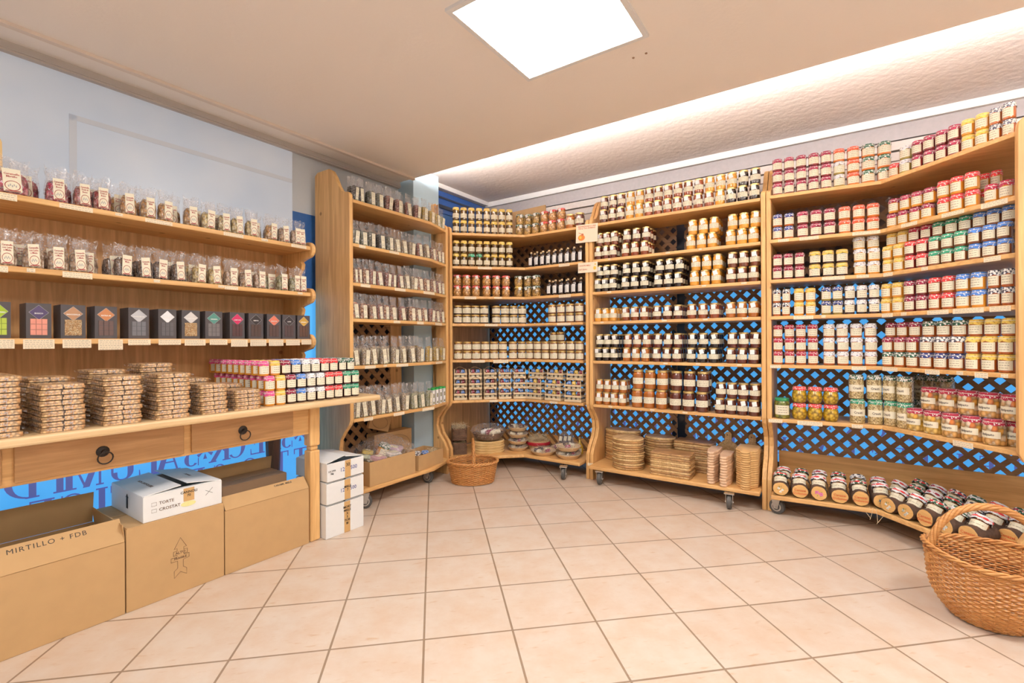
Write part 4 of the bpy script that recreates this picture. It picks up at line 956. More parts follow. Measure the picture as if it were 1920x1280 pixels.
def herb_bag(grain, seed, w=.054, d=.042, hc=.105, ht=.168, lw=.026, lh=.088):
    b = MB(); hx, hy = w / 2, d / 2
    pouch(b, [(0, hx * .8, hy * .85), (.003, hx * .95, hy * .95), (hc * .3, hx * .98, hy), (hc * .7, hx * .93, hy * .95), (hc * .93, hx * .85, hy * .75), (hc, hx * .5, hy * .35)], 18, .0018, 0, seed, caps=(True, True))
    o_ = [('contents', b.mesh('contents', [grain]), None)]
    b = MB(); pouch(b, [(0, hx * .86, hy * .9), (.004, hx * 1.02, hy * 1.04), (hc * .5, hx * 1.03, hy * 1.06), (hc * .95, hx * .97, hy * .85), (hc * 1.15, hx * .9, hy * .5), (ht * .86, hx * .92, hy * .22), (ht, hx * .98, hy * .14)], 22, .0016, 0, seed + 1, wob=.0018)
    o_.append(('wrapper', b.mesh('wrapper', [cello()], ang=25), None))
    rn = random.Random(seed); b = sticker(lw, lh, seed, rn.uniform(-.16, .12), y=-hy * 1.1 - .0035, z=.003, redbase=False)
    o_.append(('label', b.mesh('label', [cream, line_m, ink_grey, ink_grey, ink_green], False), None)); return o_
GR = {'black': ('black tea', [(.06, .05, .04), (.14, .11, .09), (.03, .025, .02)]), 'dark': ('dark herb', [(.14, .15, .08), (.22, .20, .12), (.07, .06, .04)]), 'berry': ('red berry', [(.30, .10, .07), (.48, .20, .14), (.14, .04, .04)]),
      'mix': ('speckled herb', [(.48, .34, .20), (.24, .15, .09), (.72, .60, .42), (.32, .28, .14)]), 'nutty': ('reddish muesli', [(.56, .26, .15), (.34, .14, .08), (.78, .54, .36)]), 'gold': ('yellow flower', [(.62, .42, .08), (.45, .30, .05), (.75, .58, .2)]),
      'green': ('green herb', [(.32, .34, .16), (.50, .50, .32), (.20, .22, .10)])}
_hb = {}
def herb(g, sd):
    k = (g, sd % 3)
    if k not in _hb: _hb[k] = herb_bag(grainy(g, GR[g][1], 190 if g != 'nutty' else 120), len(_hb) * 5 + 2)
    return _hb[k]
HB = [[(660, 'black'), (676, 'black'), (696, 'dark'), (711, 'dark'), (728, 'berry'), (747, 'berry'), (765, 'berry'), (781, 'berry'), (795, 'gold'), (808, 'gold'), (819, 'gold'), (829, 'green')],
      [(663, 'dark'), (681, 'dark'), (696, 'dark'), (715, 'black'), (730, 'dark'), (744, 'mix'), (757, 'mix'), (771, 'mix'), (786, 'berry'), (799, 'mix'), (811, 'nutty'), (821, 'nutty'), (830, 'nutty')],
      [(662, 'nutty'), (673, 'nutty'), (685, 'nutty'), (697, 'berry'), (711, 'berry'), (726, 'berry'), (736, 'berry'), (750, 'berry'), (762, 'mix'), (775, 'mix'), (787, 'nutty'), (799, 'nutty'), (811, 'nutty'), (821, 'berry'), (830, 'nutty')],
      [(665, 'nutty'), (681, 'nutty'), (699, 'nutty'), (712, 'berry'), (723, 'nutty'), (736, 'nutty'), (754, 'berry'), (772, 'nutty'), (784, 'nutty'), (795, 'nutty'), (808, 'berry'), (818, 'nutty'), (828, 'nutty')],
      [(666, 'mix'), (685, 'mix'), (700, 'mix'), (719, 'mix'), (740, 'mix'), (755, 'mix'), (772, 'mix'), (787, 'mix'), (803, 'gold'), (816, 'gold'), (829, 'gold')],
      [(666, 'mix'), (682, 'mix'), (697, 'mix'), (714, 'mix'), (728, 'mix'), (743, 'mix'), (759, 'mix'), (776, 'green'), (790, 'green'), (803, 'green')]]
pl = offset(UN['left'], .034)
for si, lst in enumerate(HB):
    Ls = [solve(pl, px, Z[si] + .03) for px, g in lst]
    Ls[0] = max(Ls[0], .037)
    for i, (px, g) in enumerate(lst):
        L = min(Ls[i], sum((q - p_).length for p_, q in zip(pl, pl[1:])) - .024); gap = min([abs(L - Ls[j]) for j in (i - 1, i + 1) if 0 <= j < len(lst)])
        sx = min(1.15, max(.62, gap / .0565)); p, a = walk(pl, L)
        a2 = a if L < .70 else RL - .0 + .1
        inst('herb_bag', herb(g, i * 7 + si), (p.x, p.y, Z[si]), a2 + random.uniform(-.06, .06), f'clear bag of {GR[g][0]} mix, {ORD[i]} from left, front row, {SHN[si]} shelf, left shelving', 'bag', f'herb bags on the {SHN[si]} shelf of the left shelving', (sx * .98, .95, random.uniform(.96, 1.04) * (1.15 if si > 3 else 1)))
    # the row behind
    pb = offset(UN['left'], .085)
    for i in range(9):
        L = .05 + i * .073
        if L > .68: break
        p, a = walk(pb, L); g = lst[min(len(lst) - 1, int(i * len(lst) / 11))][1]
        inst('herb_bag', herb(g, i * 5 + si), (p.x, p.y, Z[si]), a + random.uniform(-.1, .1), f'clear bag of {GR[g][0]} mix, {ORD[i]} from left, back row, {SHN[si]} shelf, left shelving', 'bag', f'herb bags on the {SHN[si]} shelf of the left shelving', (1.08, .95, random.uniform(1.0, 1.06) * (1.15 if si > 3 else 1)))
# white packets with green tops
b = MB(); b.box(-.016, .016, -.03, .03, 0, .112); pkb = b.mesh('carton', [white_paint], False)
b = MB(); b.extrude([(-.016, -.03, .1125), (.016, -.03, .1125), (.016, .03, .1125), (-.016, .03, .1125)], (0, 0, .012)); pkt = b.mesh('green_top', [plain('green_card', (.05, .50, .12), .5)], False)
b = MB(); b.box(-.011, .011, -.0312, -.0302, .03, .10, 0); b.lathe([(.008, 0), (.008, .001)], 10, 1, M=Matrix.Translation((0, -.0313, .016)) @ Matrix.Rotation(PI / 2, 4, 'X')); b.box(-.009, .009, -.0318, -.0312, .055, .085, 2)
pkl = b.mesh('label', [white_tag, ink_green, grainy('green', GR['green'][1])], False)
for i, px in enumerate((812, 818, 824, 830)):
    L = solve(pl, px, Z[5] + .03); p, a = walk(pl, L)
    inst('tea_packet', [('carton', pkb, None), ('green_top', pkt, None), ('label', pkl, None)], (p.x - .015 + i * .003, p.y, Z[5]), a - .35, f'white carton with green top, {ORD[i]} of four at the right end of the sixth shelf', 'packet', 'white cartons with green tops', (.72, 1, 1.05))

def candy_bag(col, seed, text):
    w, d, hc, ht = .088, .055, .082, .138
    g = grainy('candy_' + col[0], col[1], 75); g.node_tree.nodes['Principled BSDF'].inputs['Roughness'].default_value = .2
    b = MB(); pouch(b, [(0, w * .42, d * .42), (.004, w * .48, d * .48), (hc * .5, w * .5, d * .5), (hc * .85, w * .46, d * .42), (hc, w * .3, d * .2)], 22, .003, 0, seed, 2.6, (True, True)); o_ = [('contents', b.mesh('contents', [g]), None)]
    b = MB(); pouch(b, [(0, w * .44, d * .46), (.004, w * .52, d * .53), (hc * .6, w * .53, d * .55), (hc, w * .5, d * .42), (hc * 1.25, w * .47, d * .22), (ht, w * .55, d * .2)], 26, .0028, 0, seed + 1, 2.6, wob=.004)
    o_.append(('wrapper', b.mesh('wrapper', [cello()], ang=20), None))
    rn = random.Random(seed); ti = rn.uniform(-.09, .06); b = sticker(.047, .084, seed, ti, lines=0, y=-d * .56 - .005, z=.006)
    o_.append(('label', b.mesh('label', [cream, line_m, ink_red, ink_grey], False), None))
    o_.append(('lettering', text_mesh(text, .0098, ink_red, Matrix.Translation((0, -d * .56 - .0058, .006)) @ Matrix.Rotation(ti, 4, 'Y') @ Matrix.Translation((0, 0, .060)), res=1, bold=.0002), None)); return o_
CD = {'pink': ('blueberry', [(.62, .10, .16), (.45, .05, .10), (.75, .30, .32)]), 'rose': ('berry', [(.55, .16, .14), (.42, .08, .08), (.75, .42, .32)]), 'amber': ('honey', [(.72, .42, .16), (.60, .30, .10), (.85, .65, .38)]), 'lemon': ('lemon', [(.80, .66, .32), (.70, .52, .22), (.88, .80, .52)]), 'brown': ('liquorice', [(.14, .09, .07), (.30, .20, .14), (.08, .05, .04)]), 'pale': ('milk', [(.70, .50, .34), (.50, .33, .22), (.82, .70, .55)]), 'green': ('mint', [(.45, .42, .20), (.25, .24, .10), (.60, .55, .35)])}
_cb = {}
def candy(c, text, k):
    key = (c, text, k % 2)
    if key not in _cb: _cb[key] = candy_bag((c, CD[c][1]), len(_cb) * 3 + 1, text)
    return _cb[key]
C1 = [(21, 'pink', 'Caramelle\nMirtillo'), (106, 'pink', 'Caramelle\nFrutti di\nBosco'), (154.5, 'rose', 'Caramelle\nFrutti di\nBosco'), (190.6, 'rose', 'Caramelle\nFrutti di\nBosco'), (240, 'amber', 'Caramelle\nEucalipto'), (277, 'amber', 'Caramelle\nMiele'), (310, 'amber', 'Caramelle\nMiele'), (358, 'amber', 'Caramelle\nMiele'), (390, 'lemon', 'Caramelle\nPino'), (420, 'lemon', 'Caramelle\nLimone'), (444, 'lemon', 'Caramelle\nLimone'), (471, 'lemon', 'Caramelle\nLimone'), (507.5, 'amber', 'Caramelle\nMiele'), (531.5, 'pale', 'Caramelle\nMiele'), (554, 'pale', 'Caramelle\nMiele'), (574, 'pale', 'Caramelle\nMiele')]
C2 = [(10, 'pale', 'Caramelle\ncon Latte\ne Miele'), (62, 'pale', 'Caramelle\ncon Latte\ne Miele'), (108, 'pale', 'Caramelle\ncon Latte\ne Miele'), (148, 'pale', 'Caramelle\ncon Latte\ne Miele'), (231, 'brown', 'Caramelle\nMiele'), (271, 'brown', 'Caramelle\nMiele'), (301, 'brown', 'Caramelle\nMiele'), (334, 'brown', 'Caramelle\nMiele'), (373, 'lemon', 'Caramelle\nMiele'), (402.6, 'lemon', 'Caramelle\nMiele'), (433, 'pale', 'Caramelle\nMiele'), (461, 'pale', 'Caramelle\nMiele'), (486, 'pale', 'Caramelle\nMiele'), (527.6, 'green', 'Caramelle\nMiele'), (551, 'green', 'Caramelle\nMiele'), (575, 'rose', 'Caramelle\nMiele')]
pd = offset(UN['dresser'], .035)
for si, lst in enumerate((C1, C2)):
    Ls = [solve(pd, px, DZ[si] + .03) for px, _, _ in lst]
    for i, (px, c, tx) in enumerate(lst):
        gap = min([abs(Ls[i] - Ls[j]) for j in (i - 1, i + 1) if 0 <= j < len(lst)]); sx = min(1.1, max(.7, gap / .108)); Ls[i] = min(Ls[i], 1.955); p, a = walk(pd, Ls[i])
        inst('candy_bag', candy(c, tx, i), (p.x, p.y, DZ[si]), a + random.uniform(-.08, .08), f'clear bag of {CD[c][0]} sweets, {ORD[i]} from left, front row, {SHN[si]} shelf, dresser', 'bag', f'sweet bags on the {SHN[si]} shelf of the dresser', (sx, 1, 1.05))
    pb = offset(UN['dresser'], .112); k = 0
    for i in range(16):
        L = Ls[0] + .05 + i * .104
        if L > Ls[-1] - .06: break
        j = min(range(len(lst)), key=lambda q: abs(Ls[q] - L))
        if abs(Ls[j] - L) > .06: continue
        p, a = walk(pb, L)
        inst('candy_bag', candy(lst[j][1], lst[j][2], i), (p.x, p.y, DZ[si]), a + random.uniform(-.1, .1), f'clear bag of {CD[lst[j][1]][0]} sweets, {ORD[k]} from left, back row, {SHN[si]} shelf, dresser', 'bag', f'sweet bags on the {SHN[si]} shelf of the dresser', (.95, 1, 1.08)); k += 1
# chocolate cartons
choc_card = plain('charcoal_card', (.085, .075, .080), .5, var=.05)
choc_card2 = plain('charcoal_card_side', (.035, .03, .03), .6)
def choc(name, dia, title, win, tcol=(.85, .85, .83)):
    w, h, d = .076, .142, .0105
    b = MB(); b.box(-w / 2, w / 2, -d / 2, d / 2, 0, h); o_ = [('carton', b.mesh('carton', [choc_card], False), None)]
    y = -d / 2; cx, cz = 0, h * .74
    b = MB(); s = .030; b.extrude([(s, y - .0003, cz), (0, y - .0003, cz - s), (-s, y - .0003, cz), (0, y - .0003, cz + s)], (0, -.0006, 0), 0)
    rim = plain('silver_rim', (.6, .58, .58), .4)
    for k in range(4):
        p = [(s, cz), (0, cz + s), (-s, cz), (0, cz - s)]; q0, q1 = p[k], p[(k + 1) % 4]; b.tube([(q0[0], y - .001, q0[1]), (q1[0], y - .001, q1[1])], .0005, 4, 1)
    o_.append(('diamond_print', b.mesh('diamond_print', [plain('print_' + name, dia, .35, .5 if name in ('silver', 'copper', 'white_foil', 'pale_foil') else 0), rim], False), None))
    b = MB(); ww = .052
    if win[0] == 'grid':
        b.box(-ww / 2, ww / 2, y - .0004, y, h * .09, h * .56, 1)
        for i in range(3):
            for j in range(3): b.box(-ww / 2 + i * ww / 3 + .0012, -ww / 2 + (i + 1) * ww / 3 - .0012, y - .0016, y - .0004, h * .09 + j * h * .157 + .0012, h * .09 + (j + 1) * h * .157 - .0012, 0)
        mats = [plain('bar_' + name, win[1], .22, var=.1), plain('bar_gap_' + name, tuple(c * .55 for c in win[1]), .4)]
    else:
        b.box(-ww / 2, ww / 2, y - .0014, y, h * .09, h * .56, 0); mats = [grainy('choc_nuts', [(.75, .52, .26), (.42, .22, .08), (.86, .70, .45)], 230)]
    b.box(-.018, .018, y - .0008, y, h * .04, h * .055, len(mats)) if False else None
    o_.append(('window', b.mesh('window', mats, False), None))
    o_.append(('lettering', text_mesh(title, .0078, plain('print_white', (.9, .88, .85), .5), Matrix.Translation((0, y - .0014, cz - .004)), res=1, bold=.0003), None))
    return o_, ('carton', o_[0][1], None)
CH = [((-28, 20), 'lime', (.38, .55, .03), 'PISTACCHIO', ('grid', (.48, .60, .08))), ((48, 96), 'purple', (.10, .07, .17), 'BOSCO', ('grid', (.80, .33, .25))), ((113, 160), 'copper', (.50, .28, .16), 'NOCCIOLA', ('nuts',)), ((177, 219), 'orange_foil', (.62, .25, .10), 'EXTRA 80', ('grid', (.16, .10, .09))),
      ((240, 279), 'silver', (.55, .55, .57), 'FONDENTE', ('grid', (.20, .20, .22))), ((296, 330), 'white_foil', (.85, .86, .88), 'LATTE', ('grid', (.15, .14, .15))), ((340, 374), 'pale_foil', (.75, .72, .70), 'MANDORLE', ('nuts',)), ((383, 417), 'teal', (.10, .30, .25), 'CANAPA', ('grid', (.22, .20, .20))),
      ((430, 458), 'magenta', (.66, .03, .14), 'LAMPONE', ('grid', (.12, .06, .06))), ((465, 493), 'black_foil', (.05, .04, .04), 'MENTA', ('grid', (.12, .08, .07))), ((499, 526.6), 'coral', (.78, .22, .14), 'ARANCIA', ('grid', (.13, .08, .07))), ((528, 554), 'ebony', (.05, .04, .045), 'CAFFE', ('grid', (.12, .08, .08))), ((556, 581), 'ochre', (.62, .38, .08), 'ZENZERO', ('grid', (.14, .08, .06)))]
for i, (pp, nm, dc, tt, win) in enumerate(CH):
    tm, plainc = choc(nm, dc, tt, win); (_, x, y, a, sc, z), = list(row('dresser', 2, *pp, 1, 1, .012, .076, 1.2))
    sc = max(.82, min(1.08, sc)); bk = Vector((-math.sin(a), math.cos(a)))
    for q in range(9):
        inst('chocolate_carton', tm if q == 0 else [plainc], (x + bk.x * .0125 * q, y + bk.y * .0125 * q, z), a, f'dark chocolate carton, {"front one" if q == 0 else ORD[q] + " in file"}, {nm.replace("_", " ")} diamond stack on the dresser', 'chocolate', 'chocolate cartons on the dresser', (sc, 1, 1))
# ------------------------------------------------------------------ wrapped biscuits on the dresser top
bis = grainy('biscuit', [(.82, .48, .20), (.90, .64, .34), (.64, .33, .12)], 90)
def biscuit_pack(seed, w=.146, d=.16, h=.018):
    rn = random.Random(seed); b = MB()
    for k in range(2):
        x0 = -w / 2 + .004 + k * (w / 2 - .002); x1 = x0 + w / 2 - .007
        for q in range(2):
            z0 = .001 + q * (h * .46); j = rn.uniform(-.0025, .0025); b.box(x0 + j, x1 + j, -d / 2 + .003 + rn.random() * .003, d / 2 - .004, z0, z0 + h * .42)
    o_ = [('biscuits', b.mesh('biscuits', [bis], False), None)]
    b = MB(); pouch(b, [(0, w * .49, d * .49), (h * .25, w * .51, d * .505), (h * .6, w * .505, d * .50), (h * .92, w * .485, d * .485), (h, w * .3, d * .3)], 44, .0013, 0, seed, 6, (False, True))
    for sx in (-1, 1):       # crimped ends of the wrapper
        v = []
        n = 12
        for k in range(n + 1):
            y = -d * .48 + d * .96 * k / n; v.append((sx * w * .5, y, h * .45)); v.append((sx * (w * .5 + .010 + rn.random() * .004), y, h * .45 + rn.uniform(-.004, .006)))
        b.add(v, [(2 * k, 2 * k + 1, 2 * k + 3, 2 * k + 2) for k in range(n)], 0)
    o_.append(('wrapper', b.mesh('wrapper', [cello()], ang=20), None)); return o_
bp_ = [biscuit_pack(s) for s in range(5)]
for i, (s0, s1, n0, n1_) in enumerate([(.262, .40, 11, 11), (.424, .568, 9, 10), (.600, .745, 10, 11), (.772, .918, 10, 12), (.935, 1.068, 7, 8), (1.085, 1.225, 5, 6)]):
    for dr_ in range(2):
        for k in range(n0 if dr_ == 0 else n1_):
            p = P((s0 + s1) / 2 + random.uniform(-.004, .004), -2.395 - dr_ * .182 + random.uniform(-.003, .003), .789 + k * .0192)
            inst('biscuit_pack', random.choice(bp_), p, RL + random.uniform(-.025, .025), f'wrapped flat biscuit pack, layer {ORD[k]} from below, {ORD[i]} stack from left, {"front" if dr_ == 0 else "back"} row', 'biscuits', 'biscuit packs on the dresser', ((s1 - s0) / .168, 1, 1))
# ------------------------------------------------------------------ little jars on the dresser top
tcode = ['PPP', 'YYY', 'MMM', 'BBB', 'WWW', 'WWW', 'RRR', 'RRR', 'GGD', 'GGD']
for i, x, y, a, sc, z in row('table', 0, 494, 672, 10, 3, .075, .079, 1.0):
    for dp in range(9 if i == 0 else 4):
        for k in range(3):
            c = tcode[i][k]; bk = Vector((-math.sin(a), math.cos(a))) * (.0655 * dp + (.0 if k < 2 else .02)); le = Vector((math.cos(a), math.sin(a))) * (-.018 if k == 2 else 0)
            inst('jam_jar', jam(c, 'amber' if c in 'PY' else 'dark', .0755), (x + bk.x + le.x, y + bk.y + le.y, z + k * .0757), a + random.uniform(-.1, .1),
                 f'small {CL[c][0]} capped jar on dresser top, {ORD[i]} column, {ORD[dp]} in file, {["lowest", "middle", "highest"][k]} layer', 'jar', 'little jars piled on the dresser top', (sc, sc, 1))
# ------------------------------------------------------------------ chopping boards at the foot of the honey shelving
ac1, ac2 = (.60, .36, .15), (.30, .15, .06)
BW = [wood('board_wood_%d' % k, [(.74, .50, .22), (.58, .33, .13), (.82, .60, .30)][k], [(.34, .18, .07), (.24, .12, .05), (.50, .29, .11)][k], (1, 0, 0), RR + k, knots=False, scale=1.6) for k in range(3)]
pale_board = wood('beech_wood', (.86, .62, .42), (.76, .50, .32), (1, 0, 0), RR, knots=False)
gold_board = wood('larch_wood', (.84, .56, .26), (.70, .42, .17), (1, 0, 0), RR, knots=False)
def rboard(w, d, t, rc, mat, seg=5):
    pts = []
    for cx, cy, a0 in ((w / 2 - rc, d / 2 - rc, 0), (-w / 2 + rc, d / 2 - rc, 90), (-w / 2 + rc, -d / 2 + rc, 180), (w / 2 - rc, -d / 2 + rc, 270)):
        for k in range(seg + 1):
            a = math.radians(a0 + 90 * k / seg); pts.append((cx + rc * math.cos(a), cy + rc * math.sin(a)))
    b = MB(); n = len(pts); e = t * .36; lay = [(0, 1 - .010 / w), (e, 1), (t - e, 1), (t, 1 - .010 / w)]
    v = [(x * s, y * s, z) for z, s in lay for x, y in pts]
    fs = [(j * n + i, j * n + (i + 1) % n, (j + 1) * n + (i + 1) % n, (j + 1) * n + i) for j in range(3) for i in range(n)] + [tuple(range(n - 1, -1, -1)), tuple(3 * n + i for i in range(n))]
    b.add(v, fs); return b.mesh('chopping_board', [mat])
def oboard(rx, ry, t, mat):
    b = MB(); e = t * .36; b.lathe([(1 - .006 / rx, 0), (1, e), (1, t - e), (1 - .006 / rx, t)], 36, sx=rx, sy=ry); return b.mesh('chopping_board', [mat])
def paddle(w, L, hw, hl, t, mat, hole=True):
    """outline in XY, handle towards -Y"""
    pts = []
    for k in range(7): a = math.radians(90 * k / 6); pts.append((w / 2 - .02 + .02 * math.cos(a), L / 2 - .02 + .02 * math.sin(a)))
    for k in range(7): a = math.radians(90 + 90 * k / 6); pts.append((-w / 2 + .02 + .02 * math.cos(a), L / 2 - .02 + .02 * math.sin(a)))
    y0 = -L / 2 + hl
    for k in range(6): a = k / 5; pts.append((-w / 2 + (w / 2 - hw) * (a ** 1.6) * 1.0, y0 + .03 - .05 * a))
    for k in range(7): a = math.radians(180 + 180 * k / 6); pts.append((hw * math.cos(a), -L / 2 + hw + hw * math.sin(a)))
    for k in range(6): a = 1 - k / 5; pts.append((w / 2 - (w / 2 - hw) * (a ** 1.6), y0 + .03 - .05 * a))
    b = MB(); n = len(pts); e = t * .34; v = []
    for z, s in ((0, .94), (e, 1), (t - e, 1), (t, .94)): v += [(x * s, y * s, z) for x, y in pts]
    fs = [(j * n + i, j * n + (i + 1) % n, (j + 1) * n + (i + 1) % n, (j + 1) * n + i) for j in range(3) for i in range(n)] + [tuple(range(n - 1, -1, -1)), tuple(3 * n + i for i in range(n))]
    b.add(v, fs); return b.mesh('paddle_board', [mat])
def stack(name, meshes, w_, n_, cnt, t, lab, rz=RR, jit=.003, z0=.135, grp=None, jr=.02, z1=0):
    for k in range(cnt):
        me = meshes[(k * 7 + k // 3) % len(meshes)]
        o = ob(name, me, None, P(w_ + random.uniform(-jit, jit), n_ + random.uniform(-jit, jit), z0 + .0006 + k * (t + .0004)), rz + random.uniform(-jr, jr))
        o['label'] = f'{lab}, {ORD[k]} from below'; o['category'] = 'board'; o['group'] = grp or lab
stack('chopping_board', [oboard(.15, .085, .0205, m) for m in BW], 3.72, -1.447, 12, .0205, 'long oval wooden board in the stack at the back left')
stack('chopping_board', [oboard(.122, .108, .0162, m) for m in BW], 3.515, -1.325, 14, .0162, 'round wooden board in the front left stack')
stack('chopping_board', [oboard(.122, .09, .0182, m) for m in BW], 3.735, -1.146, 12, .0182, 'oval wooden board in the stack behind the rectangular ones')
stack('chopping_board', [rboard(.285, .165, .0146, .014, m) for m in BW], 3.50, -.985, 11, .0146, 'rectangular wooden board in the front middle stack')
stack('chopping_board', [rboard(.28, .16, .0165, .014, m) for m in BW], 3.725, -.878, 13, .0165, 'rectangular wooden board in the back middle stack')
stack('paddle_board', [paddle(.075, .24, .024, .07, .0175, pale_board)], 3.52, -.705, 12, .0178, 'small pale paddle board in the left slim stack', jit=.003)
stack('paddle_board', [paddle(.075, .24, .024, .07, .0175, pale_board)], 3.50, -.622, 11, .0178, 'small pale paddle board in the right slim stack', jit=.003)
stack('paddle_board', [paddle(.135, .27, .030, .07, .0142, gold_board)], 3.525, -.492, 17, .0142, 'golden paddle board in the stack by the right post', jit=.002, jr=.012)
for n_, lb in ((-.66, 'brown paddle board leaning upright behind the slim pale stacks'), (-.50, 'brown paddle board leaning upright behind the golden stack')):
    me = paddle(.15, .30, .024, .085, .015, BW[2]).copy()
    me.transform(Matrix.Rotation(math.radians(-98), 4, 'X') @ Matrix.Translation((0, 0, 0)))
    b = MB(); b.lathe([(.005, -.0005), (.005, .0005)], 10, M=Matrix.Translation((0, -.018, .13)) @ Matrix.Rotation(math.radians(82), 4, 'X'))
    zl = min(v.co.z for v in me.vertices)
    o = ob('paddle_board', me, None, P(3.775, n_, .1355 - zl), RR); o['label'] = lb; o['category'] = 'board'
    o2 = ob('hanging_hole', b.mesh('hanging_hole', [inkm]), o)
# ------------------------------------------------------------------ wicker
wk_o = wicker_mat('wicker_orange', (.50, .20, .055), (.74, .38, .13)); wk_p = wicker_mat('wicker_pale', (.66, .44, .22), (.80, .60, .36)); wk_d = wicker_mat('wicker_dark', (.12, .06, .035), (.26, .15, .09))
def woven(b, prof, rx, ry, stakes=28, mi=0, wr=.0028, zr=None, depthk=1, step=.0055):
    """side of a basket: rods woven in and out of upright stakes; prof(t) -> (radius factor, z)"""
    H = prof(1)[1]; rows = max(3, int(H / step)); seg = stakes * 4
    for r in range(rows):
        t_ = (r + .5) / rows; f, z = prof(t_); pts = []
        for k in range(seg):
            a = 2 * PI * k / seg; d = .0022 * depthk * math.sin(a * stakes / 1.0 / 1 + (PI if r % 2 else 0)); zz = z + (zr(a, t_) if zr else 0)
            pts.append(((rx * f + d) * math.cos(a), (ry * f + d) * math.sin(a), zz))
        b.tube(pts, wr, 4, mi, closed=True)
    for s in range(stakes):
        a = 2 * PI * s / stakes; pts = []
        for k in range(7):
            f, z = prof(k / 6); pts.append((rx * f * math.cos(a), ry * f * math.sin(a), z + (zr(a, k / 6) if zr else 0)))
        b.tube(pts, wr * .9, 4, mi)
def rope(b, fn, n, r, strands, tw, mi=0):
    """twisted strands around the closed curve fn(t)"""
    for s in range(strands):
        pts = []
        for k in range(n):
            t_ = k / n; p = Vector(fn(t_)); q = Vector(fn(t_ + .002)); d = (q - p).normalized(); x = d.cross(Vector((0, 0, 1))).normalized(); y = x.cross(d)
            a = 2 * PI * (tw * t_ + s / strands); pts.append(p + x * r * math.cos(a) + y * r * math.sin(a))
        b.tube(pts, r * .85, 5, mi, closed=True)
def arch_rope(b, fn, n, r, strands, tw, mi=0):
    for s in range(strands):
        pts = []
        for k in range(n + 1):
            t_ = k / n; p = Vector(fn(t_)); q = Vector(fn(min(1, t_ + .01))); p2 = Vector(fn(max(0, t_ - .01))); d = (q - p2).normalized(); x = Vector((0, 1, 0)); y = x.cross(d).normalized()
            a = 2 * PI * (tw * t_ + s / strands); pts.append(p + x * r * math.cos(a) + y * r * math.sin(a))
        b.tube(pts, r * .8, 5, mi)
# small oval basket on the floor
t = thing('wicker_basket', 'small oval wicker basket with hoop handle on the floor by the corner shelving', 'basket', (-.315, 3.745, 0), .12)
b = MB(); woven(b, lambda q: (.86 + .17 * q, .004 + .158 * q), .19, .145, 24, wr=.0034, step=.0078, depthk=1.6)
b.lathe([(.01, .003), (.84, .003), (.84, .012), (.01, .012)], 40, sx=.19, sy=.145)
ob('woven_bowl', b.mesh('woven_bowl', [wk_o], ang=80), t)
b = MB(); rope(b, lambda q: (.197 * math.cos(2 * PI * q), .151 * math.sin(2 * PI * q), .168), 120, .007, 3, 14); ob('rim', b.mesh('rim', [wk_o], ang=80), t)
b = MB(); arch_rope(b, lambda q: (.0 + .004, -.148 * math.cos(PI * q), .15 + .19 * math.sin(PI * q)), 40, .0065, 3, 5)
me = b.mesh('handle', [wk_o], ang=80); ob('handle', me, t)
# large basket at the right
t = thing('wicker_basket', 'large round wicker basket with twisted hoop handle at the right edge', 'basket', (1.885, 1.875, 0), -.38)
prof = lambda q: ([.60, .80, .92, .98, 1.0, 1.02, 1.05][min(6, int(q * 6))] * (1 - (q * 6) % 1) + [.60, .80, .92, .98, 1.0, 1.02, 1.05, 1.05][min(6, int(q * 6)) + 1] * ((q * 6) % 1) if q < 1 else 1.05, .004 + .245 * q)
zr = lambda a, q: .022 * q * abs(math.cos(a)) ** 3
b = MB(); woven(b, prof, .185, .185, 30, wr=.0036, zr=zr, step=.0086, depthk=1.9)
b.lathe([(.01, .003), (.6, .003), (.6, .012), (.01, .012)], 40, sx=.185, sy=.185)
ob('woven_bowl', b.mesh('woven_bowl', [wk_o], ang=80), t)
b = MB(); rope(b, lambda q: (.196 * math.cos(2 * PI * q), .196 * math.sin(2 * PI * q), .252 + .022 * abs(math.cos(2 * PI * q)) ** 3), 140, .006, 3, 12); ob('rim', b.mesh('rim', [wk_o], ang=80), t)
b = MB(); arch_rope(b, lambda q: (-.185 * math.cos(PI * q) * (1 - .0 * q), .0, .20 + .245 * math.sin(PI * q) ** .85), 50, .0085, 5, 4)
for sx in (-1, 1): b.tube([(sx * .19 + .014 * math.cos(PI * k / 5), .016 * math.sin(PI * k / 5), .255) for k in range(10)], .004, 5, closed=True)
ob('handle', b.mesh('handle', [wk_o], ang=80), t)
